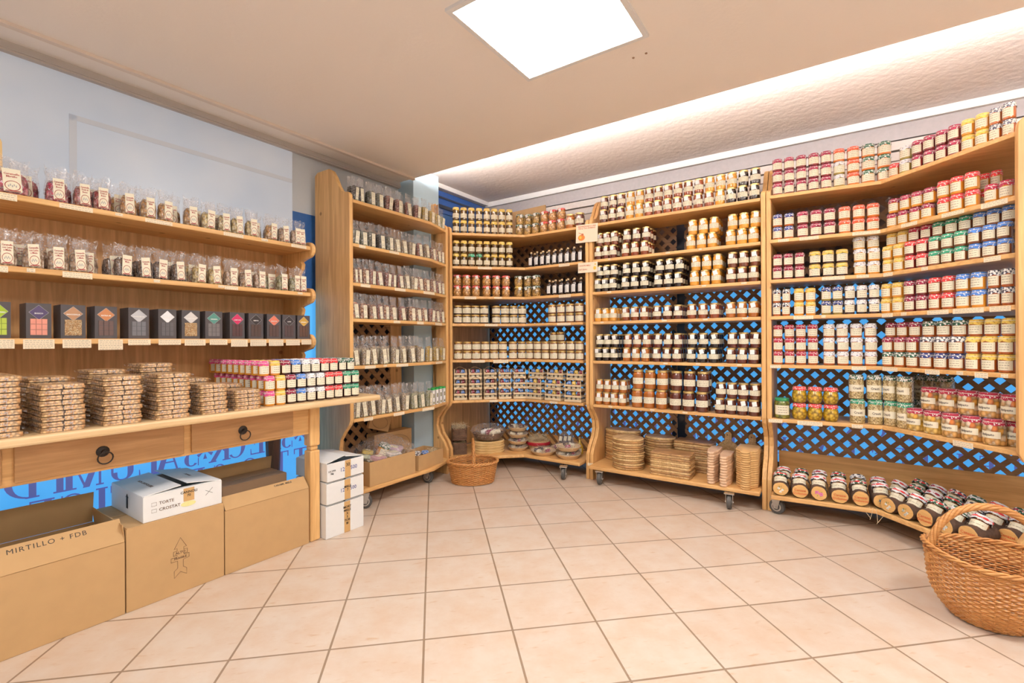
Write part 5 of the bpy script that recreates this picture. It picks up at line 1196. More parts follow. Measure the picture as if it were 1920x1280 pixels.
# ------------------------------------------------------------------ wrapped gifts at the foot of the corner shelving
pc = offset(UN['corner'], -.02)
def cpos(px, dep, z=.135):
    q = offset(UN['corner'], dep); L = solve(q, px, z + .03); p, a = walk(q, L); return p.x, p.y, a
def lumps(b, r, z, n_, seed, mis, sc=1):
    rn = random.Random(seed)
    for k in range(n_):
        a = rn.random() * 6.28; d = r * .62 * math.sqrt(rn.random()); M = Matrix.Translation((d * math.cos(a), d * math.sin(a), z + .012 * sc)) @ Matrix.Rotation(rn.random() * 3, 4, 'Z') @ Matrix.Rotation(1.2 + rn.random() * .4, 4, 'X')
        b.lathe([(.013 * sc, -.022 * sc), (.016 * sc, -.018 * sc), (.016 * sc, .010 * sc), (.013 * sc, .013 * sc), (.014 * sc, .015 * sc), (.014 * sc, .022 * sc)], 12, mis[k % len(mis)], M=M)
def strawheap(b, r, z, n_, seed, h=.03, mi=0, w=.0008, ln=.045):
    rn = random.Random(seed)
    for k in range(n_):
        a = rn.random() * 6.28; d = r * math.sqrt(rn.random()); p = Vector((d * math.cos(a), d * math.sin(a), z + rn.random() * h)); v = Vector((rn.uniform(-1, 1), rn.uniform(-1, 1), rn.uniform(-.4, .7))).normalized() * rn.uniform(.45, 1) * ln
        q = p + v * .5 + Vector((rn.uniform(-.006, .006), rn.uniform(-.006, .006), .006)); e_ = p + v; e_.z = max(e_.z, .003); p.z = max(p.z, .003); q.z = max(q.z, .003); b.tube([p, q, e_], w, 3, mi)
def plate(r, h, seed, cap=True):
    b = MB(); b.lathe([(r * .72, 0), (r * .76, .004), (r * .98, h * .55), (r, h * .62), (r * .97, h * .66), (r * .9, h * .55), (r * .7, .012), (.001, .010)], 40, fn=lambda j, a, rr, z: (rr * (1 + .012 * math.sin(a * 24) * (1 if 1 <= j <= 4 else 0)), z + (.0012 * math.sin(a * 24) if 1 <= j <= 5 else 0)), cap=False)
    o_ = [('wicker_tray', b.mesh('wicker_tray', [wk_p]), None)]
    b = MB(); strawheap(b, r * .72, h * .3, 120, seed, h * .35); o_.append(('straw', b.mesh('straw', [straw], False), None))
    b = MB(); lumps(b, r, h * .45, 5, seed, (0, 1, 2)); o_.append(('small_jars', b.mesh('small_jars', [plain('tiny_dark', (.08, .03, .03), .3), cream, cloth('M')]), None))
    if cap:
        b = MB(); b.lathe([(r * 1.0, h * .55), (r * 1.03, h * .66), (r * .93, h * .95), (r * .55, h * 1.08), (.002, h * 1.1)], 40, fn=lambda j, a, rr, z: (rr * (1 + .02 * math.sin(a * 9 + j + seed)), z + .003 * math.sin(a * 7 + j * 2)), cap=False)
        o_.append(('wrapper', b.mesh('wrapper', [cello()], ang=20), None))
    return o_
pt = [plate(.09, .05, 1), plate(.09, .05, 2)]
x, y, a = cpos(971, .115)
for k in range(4): inst('gift_plate', pt[k % 2], (x, y, .135 + k * .0585), a + k, f'wrapped round wicker gift plate, {["lowest", "second from below", "third from below", "topmost"][k]} in the pile of four', 'gift', 'pile of four wicker plates')
x, y, a = cpos(1019, .04); inst('gift_plate', plate(.112, .055, 5), (x, y, .135), a, 'flat wicker plate with two dark-capped jars at the front of the corner platform', 'gift')
x, y, a = cpos(1066, .05)
for k in range(2): inst('gift_plate', plate(.105, .056, 7 + k), (x, y, .135 + k * .0625), a + k, f'wrapped wicker plate by the right post, {["lower", "upper"][k]} of two', 'gift', 'two wicker plates by the post')
x, y, a = cpos(1052, .24)
inst('gift_plate', plate(.09, .05, 11), (x, y, .135), a, 'wicker plate of straw behind the pair of plates by the post', 'gift')
# red ribbon basket
x, y, a = cpos(1009, .212); t = thing('gift_basket', 'round pale wicker basket with wide red ribbon and straw', 'gift', (x, y, .1355), a)
b = MB(); woven(b, lambda q: (.80 + .22 * q, .004 + .075 * q), .105, .105, 26, wr=.0026); b.lathe([(.01, .001), (.082, .001), (.082, .01), (.01, .01)], 30); ob('woven_bowl', b.mesh('woven_bowl', [wk_p], ang=80), t)
b = MB(); b.lathe([(.1085, .038), (.112, .045), (.113, .060), (.111, .067)], 36, cap=False, fn=lambda j, a_, r, z: (r + .002 * math.sin(9 * a_), z)); ob('ribbon', b.mesh('ribbon', [ribbon]), t)
b = MB(); strawheap(b, .09, .07, 260, 9, .05); ob('straw', b.mesh('straw', [straw], False), t)
# leaning pack above
x, y, a = cpos(1060, .24); t = thing('gift_pack', 'wrapped gift pack of cream-labelled jars leaning against the lattice', 'gift', (x, y, .1925), (-.35, 0, a))
b = MB(); b.lathe([(.001, 0), (.07, .003), (.085, .02), (.088, .06), (.08, .095), (.05, .12), (.001, .125)], 24, sx=.9, sy=.28, fn=lambda j, a_, r, z: (r * (1 + .04 * math.sin(5 * a_ + j)), z), cap=False); ob('wrapper', b.mesh('wrapper', [cello()], ang=20), t)
b = MB()
for k, dx in enumerate((-.045, 0, .04)): b.lathe([(.016, .012), (.018, .016), (.018, .07), (.015, .075)], 14, 0, M=Matrix.Translation((dx, 0, .005 * k))); 
for k, dx in enumerate((-.045, 0, .04)): b.box(dx - .015, dx + .015, -.0195, -.0182, .025 + .005 * k, .065 + .005 * k, 1)
ob('jars', b.mesh('jars', [plain('tiny_dark', (.08, .03, .03), .3), cream]), t)
# oil bottle beside the post and its box
x, y, a = cpos(1087, .22); t = thing('oil_bottle', 'flask of yellow oil with pale label next to the right post', 'bottle', (x, y, .1355), a)
b = MB(); b.lathe([(.026, 0), (.030, .004), (.030, .06), (.022, .08), (.010, .10), (.009, .125)], 20); ob('bottle_body', b.mesh('bottle_body', [jarglass('oil', (.75, .48, .05))]), t)
b = MB(); curved_label(b, .030, .018, .052, 1.0); ob('label', b.mesh('label', [cream, line_m], False), t); b = MB(); b.lathe([(.010, .124), (.011, .126), (.011, .14), (.009, .142)], 14); ob('cap', b.mesh('cap', [gold]), t)
# bamboo trays with a wrapped basket on them
x, y, a = cpos(916, .10)
bam = wicker_mat('bamboo', (.66, .42, .16), (.86, .64, .32))
for k in range(5):
    b = MB(); r = .135
    b.lathe([(r * .9, .003), (r * .96, 0), (r, .008), (r * .985, .018), (r * .93, .0205), (r * .88, .012), (.002, .010)], 44, sx=1.05, sy=.78, cap=False, fn=lambda j, aa, rr, z: (rr * (1 + .004 * math.sin(aa * 6 + k)), z)); b.lathe([(.002, .003), (r * .9, .003)], 44, sx=1.05, sy=.78, cap=False)
    o = ob('bamboo_tray', b.mesh('bamboo_tray', [bam]), None, (x + random.uniform(-.004, .004), y, .1358 + k * .0212), a); o['label'] = f'oval bamboo tray under the wrapped basket, {ORD[k]} from below'; o['category'] = 'tray'; o['group'] = 'oval bamboo trays'
z0 = .1358 + 5 * .0212 + .001
t = thing('gift_basket', 'large clear-wrapped gift basket standing on the bamboo trays', 'gift', (x, y, z0), a)
b = MB(); b.lathe([(.09, 0), (.10, .004), (.13, .055), (.135, .062), (.125, .06), (.09, .01), (.001, .008)], 40, sx=1.05, sy=.75, cap=False, fn=lambda j, aa, r, z: (r * (1 + .01 * math.sin(aa * 26)), z)); ob('wicker_tray', b.mesh('wicker_tray', [wk_d]), t)
b = MB(); lumps(b, .13, .05, 9, 4, (0, 1, 2, 3), 1.5); ob('goods', b.mesh('goods', [cream, plain('tiny_dark', (.08, .03, .03), .3), cloth('M'), white_tag]), t)
b = MB(); strawheap(b, .1, .03, 140, 5, .03); ob('straw', b.mesh('straw', [straw], False), t)
b = MB(); b.lathe([(.095, .001), (.125, .03), (.15, .08), (.135, .115), (.08, .135), (.002, .14)], 44, sx=1.05, sy=.75, cap=False, fn=lambda j, aa, r, z: (r * (1 + .03 * math.sin(aa * 11 + j * 1.7) * min(1, j)), z + .004 * math.sin(aa * 8 + j) * min(1, j))); ob('wrapper', b.mesh('wrapper', [cello()], ang=20), t)
# dark wicker hampers
for k, (px, dep) in enumerate(((861, .12), (861, .12))):
    x, y, a = cpos(px, dep); t = thing('hamper', ['lower', 'upper'][k] + ' dark wicker hamper with straw spilling out at the left of the platform', 'hamper', (x, y, .1358 + k * .122), a, 'dark wicker hampers')
    b = MB(); w, d, h = .062, .10, .10
    for r in range(15):
        z = .004 + r * .0066; pts = []
        for q in range(64):
            aa = 2 * PI * q / 64; c, s = math.cos(aa), math.sin(aa); kk = (abs(c) ** 8 + abs(s) ** 8) ** (-1 / 8); dd = .0022 * math.sin(16 * aa + (PI if r % 2 else 0)); pts.append(((w + dd) * c * kk, (d + dd) * s * kk, z))
        b.tube(pts, .0032, 4, closed=True)
    b.box(-w * .95, w * .95, -d * .95, d * .95, .0005, .004); ob('woven_box', b.mesh('woven_box', [wk_d], ang=80), t)
    b = MB(); 
    for q in range(4): b.lathe([(.016, 0), (.019, .003), (.019, .05), (.016, .055)], 14, 0, M=Matrix.Translation((-.03 + .06 * (q % 2), -.06 + .04 * q, .012)))
    ob('jars', b.mesh('jars', [cream]), t)
    b = MB(); strawheap(b, .06, .075, 220, 30 + k, .012 if k == 0 else .045, ln=.024 if k == 0 else .045); ob('straw', b.mesh('straw', [straw], False), t)
# cardboard sheet standing on top of the corner shelving
b = MB(); b.extrude([P(3.80, -2.78, 2.0455), P(3.66, -2.14, 2.0455), P(3.66, -2.14, 2.33), P(3.80, -2.78, 2.36)], (0.008, .012, 0)); o = ob('cardboard_sheet', b.mesh('cardboard_sheet', [card_m], False)); o['label'] = 'plain cardboard sheet standing behind the jars on top of the corner shelving'; o['category'] = 'cardboard'

# ------------------------------------------------------------------ log gifts at the foot of the right shelving
bark = plain('bark', (.10, .055, .035), .9, var=.5, scale=60, bump=.8); face_m = wicker_mat('log_face', (.74, .40, .12), (.84, .54, .22))
paint_w = plain('paint_white', (.9, .9, .88), .6); paint_p = plain('paint_pink', (.80, .22, .50), .6); paint_b = plain('paint_slate', (.16, .18, .28), .6); paint_g = plain('paint_leaf', (.25, .28, .08), .6)
script = text_mesh('Canazei\nDolomiti', .0165, plain('script_red', (.70, .14, .04), .6), Matrix.Translation((0, -.0008, -.002)) @ Matrix.Shear('XZ', 4, (.25, 0)), bold=.0002)
def flowers(col, seed):
    rn = random.Random(seed); b = MB()
    for fx, fz in ((-.008, .004), (.009, -.003), (.0, -.013))[:2 if col is paint_p else 3]:
        s = 1.25 if col is paint_p else .8
        for k in range(5):
            a = 2 * PI * k / 5 + rn.random(); b.lathe([(.0034 * s, 0), (.0034 * s, .0008)], 7, 0, M=Matrix.Translation((fx + .0046 * s * math.cos(a), -.0002, fz + .0046 * s * math.sin(a))) @ Matrix.Rotation(PI / 2, 4, 'X'))
        b.lathe([(.0016, 0), (.0016, .0012)], 6, 1, M=Matrix.Translation((fx, -.0002, fz)) @ Matrix.Rotation(PI / 2, 4, 'X'))
    for k in range(5):
        a = rn.random() * 6.28; b.box(-.001, .001, -.0006, 0, .010, .017, 1, Matrix.Rotation(a, 4, 'Y'))
    return b.mesh('painting', [col, paint_g], False)
PF = {'script': script, 'white': flowers(paint_w, 1), 'pink': flowers(paint_p, 2), 'slate': flowers(paint_b, 3)}
def log_gift(deco, c1, c2, seed):
    rn = random.Random(seed); b = MB(); r = .0375; L = .115; ph = rn.random() * 6
    M = Matrix.Translation((0, 0, r + .001)) @ Matrix.Rotation(PI / 2, 4, 'X')
    wob = lambda j, a, rr, z: (rr * (1 + .035 * math.sin(2 * a + ph) + .02 * math.sin(5 * a + ph) + .012 * math.sin(17 * a + j)), z)
    b.lathe([(r * .93, -L / 2), (r * .97, -L / 2 + .004), (r, -L * .2), (r * .99, 0), (r, L * .25), (r * .96, L / 2 - .0035), (r * .92, L / 2)], 30, fn=wob, M=M)
    zl = min(v[2] for v in b.v); dz = -zl
    me = b.mesh('log', [bark]); me.transform(Matrix.Translation((0, 0, dz))); o_ = [('log', me, None)]
    b = MB(); b.lathe([(r * .90, L / 2 + .0001), (r * .88, L / 2 + .0012)], 30, fn=wob, M=Matrix.Translation((0, 0, dz)) @ M); o_.append(('cut_face', b.mesh('cut_face', [face_m]), 'orange cut face of the log'))
    dm = PF[deco].copy(); dm.transform(Matrix.Translation((0, -L / 2 - .0014, r + dz))); o_.append(('lettering' if deco == 'script' else 'painting', dm, None))
    J = Matrix.Translation((0, -.012, r * 1.38 + dz)) @ Matrix.Rotation(-.62, 4, 'X')
    b = MB(); b.lathe([(.026, -.004), (.0285, 0), (.0285, .034), (.026, .040)], 20, M=J); o_.append(('jar_body', b.mesh('jar_body', [jarglass('spread', (.30, .12, .05))]), None))
    b = MB(); curved_label(b, .0285, .002, .033, 1.5, lines=1); m2 = b.mesh('label', [cream, line_m], False); m2.transform(J); o_.append(('label', m2, None))
    cc = cloth_cap(c1, .030, .058, seed, .020); cc = cc.copy(); cc.transform(J); o_.append(('cloth_cap', cc, None))
    b = MB(); b.lathe([(.031, .044), (.034, .047), (.0335, .052), (.031, .054)], 22, M=J, cap=False, fn=lambda j, a, rr, z: (rr * (1 + .06 * math.sin(6 * a)), z)); o_.append(('ribbon', b.mesh('ribbon', [cloth(c2)]), None))
    b = MB(); strawheap(b, .022, .055, 70, seed, .045, ln=.022); o_.append(('straw', b.mesh('straw', [straw], False), None))
    return o_
LT = {}
def lg(deco, c1, c2, k):
    key = (deco, c1, c2)
    if key not in LT: LT[key] = log_gift(deco, c1, c2, len(LT) + 3)
    return LT[key]
row1 = [(1448, 'white', 'D', 'R'), (1479, 'script', 'W', 'R'), (1514, 'pink', 'W', 'R'), (1551, 'script', 'W', 'R'), (1590, 'script', 'D', 'R'), (1623, 'slate', 'W', 'R'), (1643, 'white', 'W', 'R'), (1673, 'white', 'W', 'R'), (1705, 'script', 'D', 'R'), (1738, 'white', 'D', 'W'), (1786, 'script', 'W', 'R'), (1846, 'script', 'D', 'W')]
DN = {'white': 'white flowers', 'pink': 'a pink flower', 'slate': 'slate-blue flowers', 'script': 'red script'}
def logs(dep, lst, rname, minsp=.102):
    q = offset(UN['right'], dep); last = -9; k = 0
    for px, deco, c1, c2 in lst:
        L = solve(q, px, .17)
        L = max(L, last + minsp, .055 if dep < .1 else .075); last = L
        if L > sum((b_ - a_).length for a_, b_ in zip(q, q[1:])) - .055: break
        p, a = walk(q, L)
        inst('log_gift', lg(deco, c1, c2, k), (p.x, p.y, .135), a + random.uniform(-.05, .05), f'log gift with jar, {DN[deco]} on cut end, {ORD[k]} from left, {rname} row', 'gift', 'log gifts at the foot of the right shelving', (1.2, 1.15, 1.2)); k += 1
logs(-.012, row1, 'front')
decs = ['script', 'white', 'slate', 'script']
logs(.13, [(1462 + i * 34, decs[i % 4], 'WDWDKW'[i % 6], 'RRCRWR'[i % 6]) for i in range(13)], 'middle', .10)
logs(.262, [(1722 + i * 28, decs[i % 4], 'DWKDW'[i % 5], 'RCRW'[i % 4]) for i in range(9)], 'back', .10)
# wisps of packing straw hanging over the platform edge
x, y = offset(UN['right'], -.092)[1]; b = MB()
for k in range(4):
    p = Vector((-.03 + .016 * k, 0, 0)); b.tube([p + Vector((0, .012, .003)), p + Vector((0, -.006, -.004)), p + Vector((-.012 + .01 * k, -.012, -.03)), p + Vector((.01 * (-1) ** k, -.014, -.055 - .008 * k))], .0011, 4)
o = ob('straw_wisps', b.mesh('straw_wisps', [straw], False), None, (x, y, .1365), -.9); o['label'] = 'wisps of pale packing straw hanging over the right platform edge'; o['category'] = 'straw'; o['kind'] = 'stuff'
# ------------------------------------------------------------------ cardboard boxes under the dresser
def carton(name, label, s0, s1, nf, depth, h, flaps, m_out=card_m, m_in=card_in, group=None, rz=0, th=.005, z0=.0005):
    """open or closed carton; flaps: dict side -> (length, angle from closed-flat in degrees)"""
    w = s1 - s0; t = thing(name, label, 'box', P((s0 + s1) / 2, nf - depth / 2, z0), RL + rz, group)
    b = MB(); x, y = w / 2, depth / 2
    b.box(-x, x, -y, -y + th, 0, h); b.box(-x, x, y - th, y, 0, h); b.box(-x, -x + th, -y + th, y - th, 0, h); b.box(x - th, x, -y + th, y - th, 0, h); b.box(-x + th, x - th, -y + th, y - th, .0, .006)
    ob('body', b.mesh('body', [m_out], False), t, bevel=.0015)
    fo = {}
    for sd, (L, ang) in flaps.items():
        b = MB(); a = math.radians(ang)
        ww = (w if sd in 'fb' else depth - .012) / 2 - .002
        b.box(-ww, ww, 0, L, 0, th * .7)
        me = b.mesh('flap', [m_out], False)
        # flap lies flat pointing inwards (+Y) at angle 0, stands upright at 90, falls outwards beyond
        R_ = Matrix.Rotation(a, 4, 'X')
        base = {'f': Matrix.Translation((0, -y, h)), 'b': Matrix.Translation((0, y, h)) @ Matrix.Rotation(PI, 4, 'Z'), 'l': Matrix.Translation((-x, 0, h)) @ Matrix.Rotation(-PI / 2, 4, 'Z'), 'r': Matrix.Translation((x, 0, h)) @ Matrix.Rotation(PI / 2, 4, 'Z')}[sd]
        M = base @ R_; me.transform(M); o = ob('flap', me, t, bevel=.001); fo[sd] = (o, M)
    return t, fo
pen = plain('black_pen', (.03, .025, .02), .6); print_br = plain('brown_print', (.16, .09, .05), .7)
def stick(t, me, M, name='lettering', label=None):
    me = me.copy(); me.transform(M); return ob(name, me, t, label=label)
H1 = .295
t1, f1 = carton('cardboard_box', 'largest open brown carton at the left with MIRTILLO + FDB written on its flap', .17, .700, -2.405, .40, H1, {'f': (.102, 55), 'b': (.14, 82), 'r': (.07, 84)})
# writing on the outer (upper) side of the leaning front flap
M = f1['f'][1] @ Matrix.Translation((.045, .078, .0037)) @ Matrix.Rotation(-PI / 2, 4, 'X')
ob('lettering', text_mesh('MIRTILLO + FDB', .026, pen, M, bold=0, sp=1.2, res=4), f1['f'][0])
M = f1['b'][1] @ Matrix.Translation((.02, .05, -.0004)) @ Matrix.Rotation(PI, 4, 'Z') @ Matrix.Rotation(-PI / 2, 4, 'X') @ Matrix.Translation((0, .0, 0))
me = text_mesh('MIELE + ERBE ALPINE', .022, pen, None, bold=.0004)
me.transform(Matrix.Translation((.02, .2 - .0065, H1 - .04))); ob('lettering', me, t1)
t2, f2 = carton('cardboard_box', 'closed brown carton in the middle printed ALTO FRAGILE in an arrow, under a white box', .7045, 1.080, -2.405, .41, .342, {'f': (.20, 0), 'b': (.20, 0)})
b = MB(); yq = -.2056; A = [(0, .160), (.024, .115), (.013, .115), (.013, .104), (.027, .104), (.027, .086), (.013, .086), (.013, .082), (.034, .082), (.034, .064), (.011, .060), (.011, .028), (.024, .018), (.024, -.008), (0, .010), (-.024, -.012), (-.024, .018), (-.011, .028), (-.011, .060), (-.036, .060), (-.036, .078), (-.013, .078), (-.013, .086), (-.027, .086), (-.027, .104), (-.013, .104), (-.013, .115), (-.024, .115)]
b.tube([(x, yq, z + .085) for x, z in A], .0009, 4, 0, closed=True); me = b.mesh('arrow_print', [print_br], False); me.transform(Matrix.Translation((.006, 0, 0))); ob('arrow_print', me, t2)
for tx, z, sz in (('ALTO', .179, .015), ('FRAGILE', .156, .013)): ob('lettering', text_mesh(tx, sz, print_br, Matrix.Translation((.006, -.2056, z)), bold=.0003), t2)
t3, f3 = carton('cardboard_box', 'open brown carton at the right under the dresser, beside the front leg', 1.0845, 1.520, -2.405, .40, .305, {'f': (.075, 48), 'b': (.13, 80)})
M = f3['f'][1] @ Matrix.Translation((.09, .06, .0037)) @ Matrix.Rotation(-PI / 2, 4, 'X'); ob('lettering', text_mesh('CARAME. MIELE', .014, pen, M, bold=.0003), f3['f'][0])
# brown carton standing inside the right one
ti, fi = carton('cardboard_box', 'smaller brown carton standing inside the right-hand open carton', 1.16, 1.505, -2.60, .18, .355, {'f': (.085, 0), 'b': (.085, 0)}, m_out=plain('cardboard_dark', (.42, .26, .15), .8, var=.06, scale=18), z0=.008)
# white cake box
z0 = .342 + .005
tw, fw = carton('pastry_box', 'flat white pastry box with TORTE tick-boxes standing on the middle carton', .765, 1.075, -2.415, .385, .108, {'l': (.145, 6), 'r': (.145, 8), 'f': (.03, -2), 'b': (.03, -2)}, m_out=card_white, m_in=card_in, rz=0, z0=z0)
yf = -.1925 - .0006
def pr_(tx, x, z, sz, mat=print_br, bold=.0002): ob('lettering', text_mesh(tx, sz, mat, Matrix.Translation((x, yf, z)), align='LEFT', bold=bold), tw)
pr_('TORTE', -.098, .070, .018); pr_('CROSTAT', -.098, .042, .018)
for z in (.070, .042):
    b = MB(); b.tube([(x, yf, zz) for x, zz in ((-.125, z - .007), (-.107, z - .007), (-.107, z + .007), (-.125, z + .007))], .0006, 4, closed=True); ob('tick_box', b.mesh('tick_box', [print_br], False), tw)
b = MB(); b.box(-.005, .038, yf - .0003, yf + .0003, .050, .108); ob('tape', b.mesh('tape', [tape], False), tw, label='strip of brown tape')
ob('lettering', text_mesh('CANNOLI\n70', .015, pen, Matrix.Translation((.0165, yf - .0008, .083)), bold=.0003), tw)
b = MB(); b.lathe([(.030, 0), (.030, .0006)], 24, sx=1, sy=.38, M=Matrix.Translation((.014, yf, .038)) @ Matrix.Rotation(PI / 2, 4, 'X')); ob('yellow_sticker', b.mesh('yellow_sticker', [plain('yellow_paper', (.85, .80, .35), .6)], False), tw)
b = MB(); b.tube([(.085, yf, .055), (.115, yf, .085)], .0007, 4); b.tube([(.085, yf, .078), (.115, yf, .06)], .0007, 4); ob('cross_mark', b.mesh('cross_mark', [pen], False), tw)
for sd, tx in (('l', 'NON CAPOVOLGERE'), ('r', 'FRAGILE')):
    M = fw[sd][1] @ Matrix.Translation((0, .07, .0037)) @ Matrix.Rotation(-PI / 2, 4, 'X'); ob('lettering', text_mesh(tx, .017, print_br, M, bold=.0004), fw[sd][0])
b = MB(); b.extrude([(-.1556, -.01, .095), (-.1556, .006, .078), (-.1556, .0, .078), (-.1556, .0, .03), (-.1556, -.02, .03), (-.1556, -.02, .078), (-.1556, -.026, .078)], (-.0006, 0, 0)); ob('arrow_print', b.mesh('arrow_print', [pen], False), tw)
# three white boxes by the leg
tb = []
for k, (za, zb, lb) in enumerate(((0, .19, 'tall plain white box at the bottom of the pile beside the dresser leg'), (.1915, .318, 'white box marked 12x0,500 in the middle of the pile beside the leg'), (.3195, .430, 'white box marked 12x0,500 with the number 30, topmost of the pile'))):
    fl = {'l': (.12, .5), 'r': (.12, .5)} if k < 2 else {'l': (.125, 12), 'r': (.125, 9)}
    h = zb - za - .009; t, f = carton('white_box', lb, 1.600, 1.852, -2.362, .30, h, fl, m_out=card_white, m_in=card_in, z0=za + .0005, rz=.02 * (k - 1)); y_ = -.1506
    b = MB(); b.box(-.008, .032, y_ - .0004, y_ + .0004, 0.001, h - .001); ob('tape', b.mesh('tape', [tape], False), t, label='strip of brown tape')
    if k: ob('lettering', text_mesh('12x0,500', .030 if k == 1 else .032, ink_blue, Matrix.Translation((.018, y_ - .0001, h * .5)), bold=.0002), t)
    tx = ['MORT\nMIELE\nX\n5\nFOR\nBI', 'MIELE\n7', '30'][k]; ob('lettering', text_mesh(tx, [.019, .019, .028][k], pen, Matrix.Translation((.012, y_ - .001, h * (.55 if k < 2 else .72))), bold=.0004), t)
    if k == 2:
        ob('lettering', text_mesh('LA UVA\n5kg', .014, pen, Matrix.Translation((-.095, y_ - .0006, h * .5)), bold=.0002), t)
        b = MB(); b.extrude([(-.1262, -.01, .09), (-.1262, .006, .07), (-.1262, 0, .07), (-.1262, 0, .03), (-.1262, -.02, .03), (-.1262, -.02, .07), (-.1262, -.026, .07)], (-.0006, 0, 0)); b.box(-.1262, -.1258, -.045, .02, .035, .075, 1); ob('arrow_print', b.mesh('arrow_print', [pen, tape], False), t)
# ------------------------------------------------------------------ gift cartons at the foot of the left shelving
def tray(label, s0, s1, nf, depth, h, rz=0):
    t, f = carton('gift_carton', label, s0, s1, nf, depth, h, {}, z0=.1358, rz=rz); return t
tray('larger low brown carton full of wrapped gifts on the left platform', 2.075, 2.490, -2.580, .27, .165)
tray('smaller low brown carton of gifts at the bent end of the left platform', 2.520, 2.830, -2.605, .20, .115, .12)
b = MB(); pouch(b, [(.1428 - .1358, .18, .105), (.12, .182, .107), (.135, .16, .09)], 30, .004, 0, 4, 8, (True, True)); strawheap(b, .08, .13, 260, 8, .03, ln=.03)
o = ob('straw_bed', b.mesh('straw_bed', [straw]), None, P(2.2825, -2.715, .1358), RL); o['label'] = 'bed of pale packing straw filling the larger gift carton'; o['category'] = 'straw'; o['kind'] = 'stuff'
pk = [(('pink packet', (.70, .40, .45)), 2.20, -2.65, .285, .3), (('pale green packet', (.62, .70, .52)), 2.125, -2.72, .30, 1.3), (('white lace packet', (.80, .76, .72)), 2.345, -2.66, .285, .1), (('yellow packet', (.78, .60, .16)), 2.205, -2.77, .31, .9), (('lilac packet', (.66, .50, .62)), 2.42, -2.73, .30, -1.2), (('brown packet', (.40, .20, .12)), 2.36, -2.79, .30, .1)]
for (nm, col), s, n, z, tw_ in pk:
    t = thing('gift_packet', f'{nm} lying among the goods in the larger gift carton', 'packet', P(s, n, z), (.22, .12, RL + tw_)); b = MB()
    pouch(b, [(0, .055, .035), (.004, .062, .040), (.022, .063, .040), (.028, .05, .032)], 24, .0015, 0, int(s * 100), 6, (True, True)); ob('packet_body', b.mesh('packet_body', [plain(nm.replace(' ', '_'), col, .35, coat=.5, var=.2, scale=25)]), t)
    b = MB(); b.box(-.03, .03, -.016, .016, .0292, .0302); ob('label', b.mesh('label', [cream], False), t)
inst('gift_jar', jam_template('D', 'amber', .042, .10, 5), P(2.275, -2.715, .285), (.3, .3, RL), 'tall jar with dark green cloth cap poking out of the larger gift carton', 'jar')
b = MB(); rn = random.Random(3)
vs_, nx, ny = [], 26, 16
for j in range(ny + 1):
    for i in range(nx + 1):
        u, v = i / nx, j / ny; x = (u - .5) * .43; y = (v - .5) * .29; e = min(u, 1 - u, v, 1 - v)
        z = .13 + .10 * math.sin(PI * min(1, max(0, u))) ** .7 * math.sin(PI * v) ** .6 + rn.uniform(-.007, .007) - (.035 if e == 0 else 0)
        vs_.append((x, y, z))
b.add(vs_, [(j * (nx + 1) + i, j * (nx + 1) + i + 1, (j + 1) * (nx + 1) + i + 1, (j + 1) * (nx + 1) + i) for j in range(ny) for i in range(nx)])
o = ob('cellophane_sheet', b.mesh('cellophane_sheet', [cello()], ang=15), None, P(2.2825, -2.715, .213), RL); o['label'] = 'crumpled clear cellophane thrown over the goods in the larger gift carton'; o['category'] = 'wrapping'
inst('gift_jar', jam_template('K', 'dark', .034, .08, 6), P(2.60, -2.685, .18), RL, 'jar with black and white cloth cap in the smaller gift carton', 'jar')
inst('gift_jar', jam_template('B', 'dark', .03, .07, 6), P(2.74, -2.73, .165), RL, 'jar with sky blue cloth cap in the smaller gift carton', 'jar')
t = thing('gift_packet', 'pink packet leaning in the smaller gift carton', 'packet', P(2.67, -2.70, .165), (.5, .2, RL + .6)); b = MB(); b.box(-.03, .03, -.02, .02, 0, .02); ob('packet_body', b.mesh('packet_body', [plain('pink_packet', (.70, .40, .45), .35)], False), t); b = MB(); b.box(-.018, .018, -.01, .01, .0202, .021); ob('label', b.mesh('label', [cream], False), t)
b = MB(); strawheap(b, .03, .0, 200, 12, .05, w=.0009, ln=.035); o = ob('straw_heap', b.mesh('straw_heap', [straw], False), None, P(2.80, -2.70, .19), 0); o['label'] = 'tuft of pale packing straw at the end of the smaller gift carton'; o['category'] = 'straw'; o['kind'] = 'stuff'
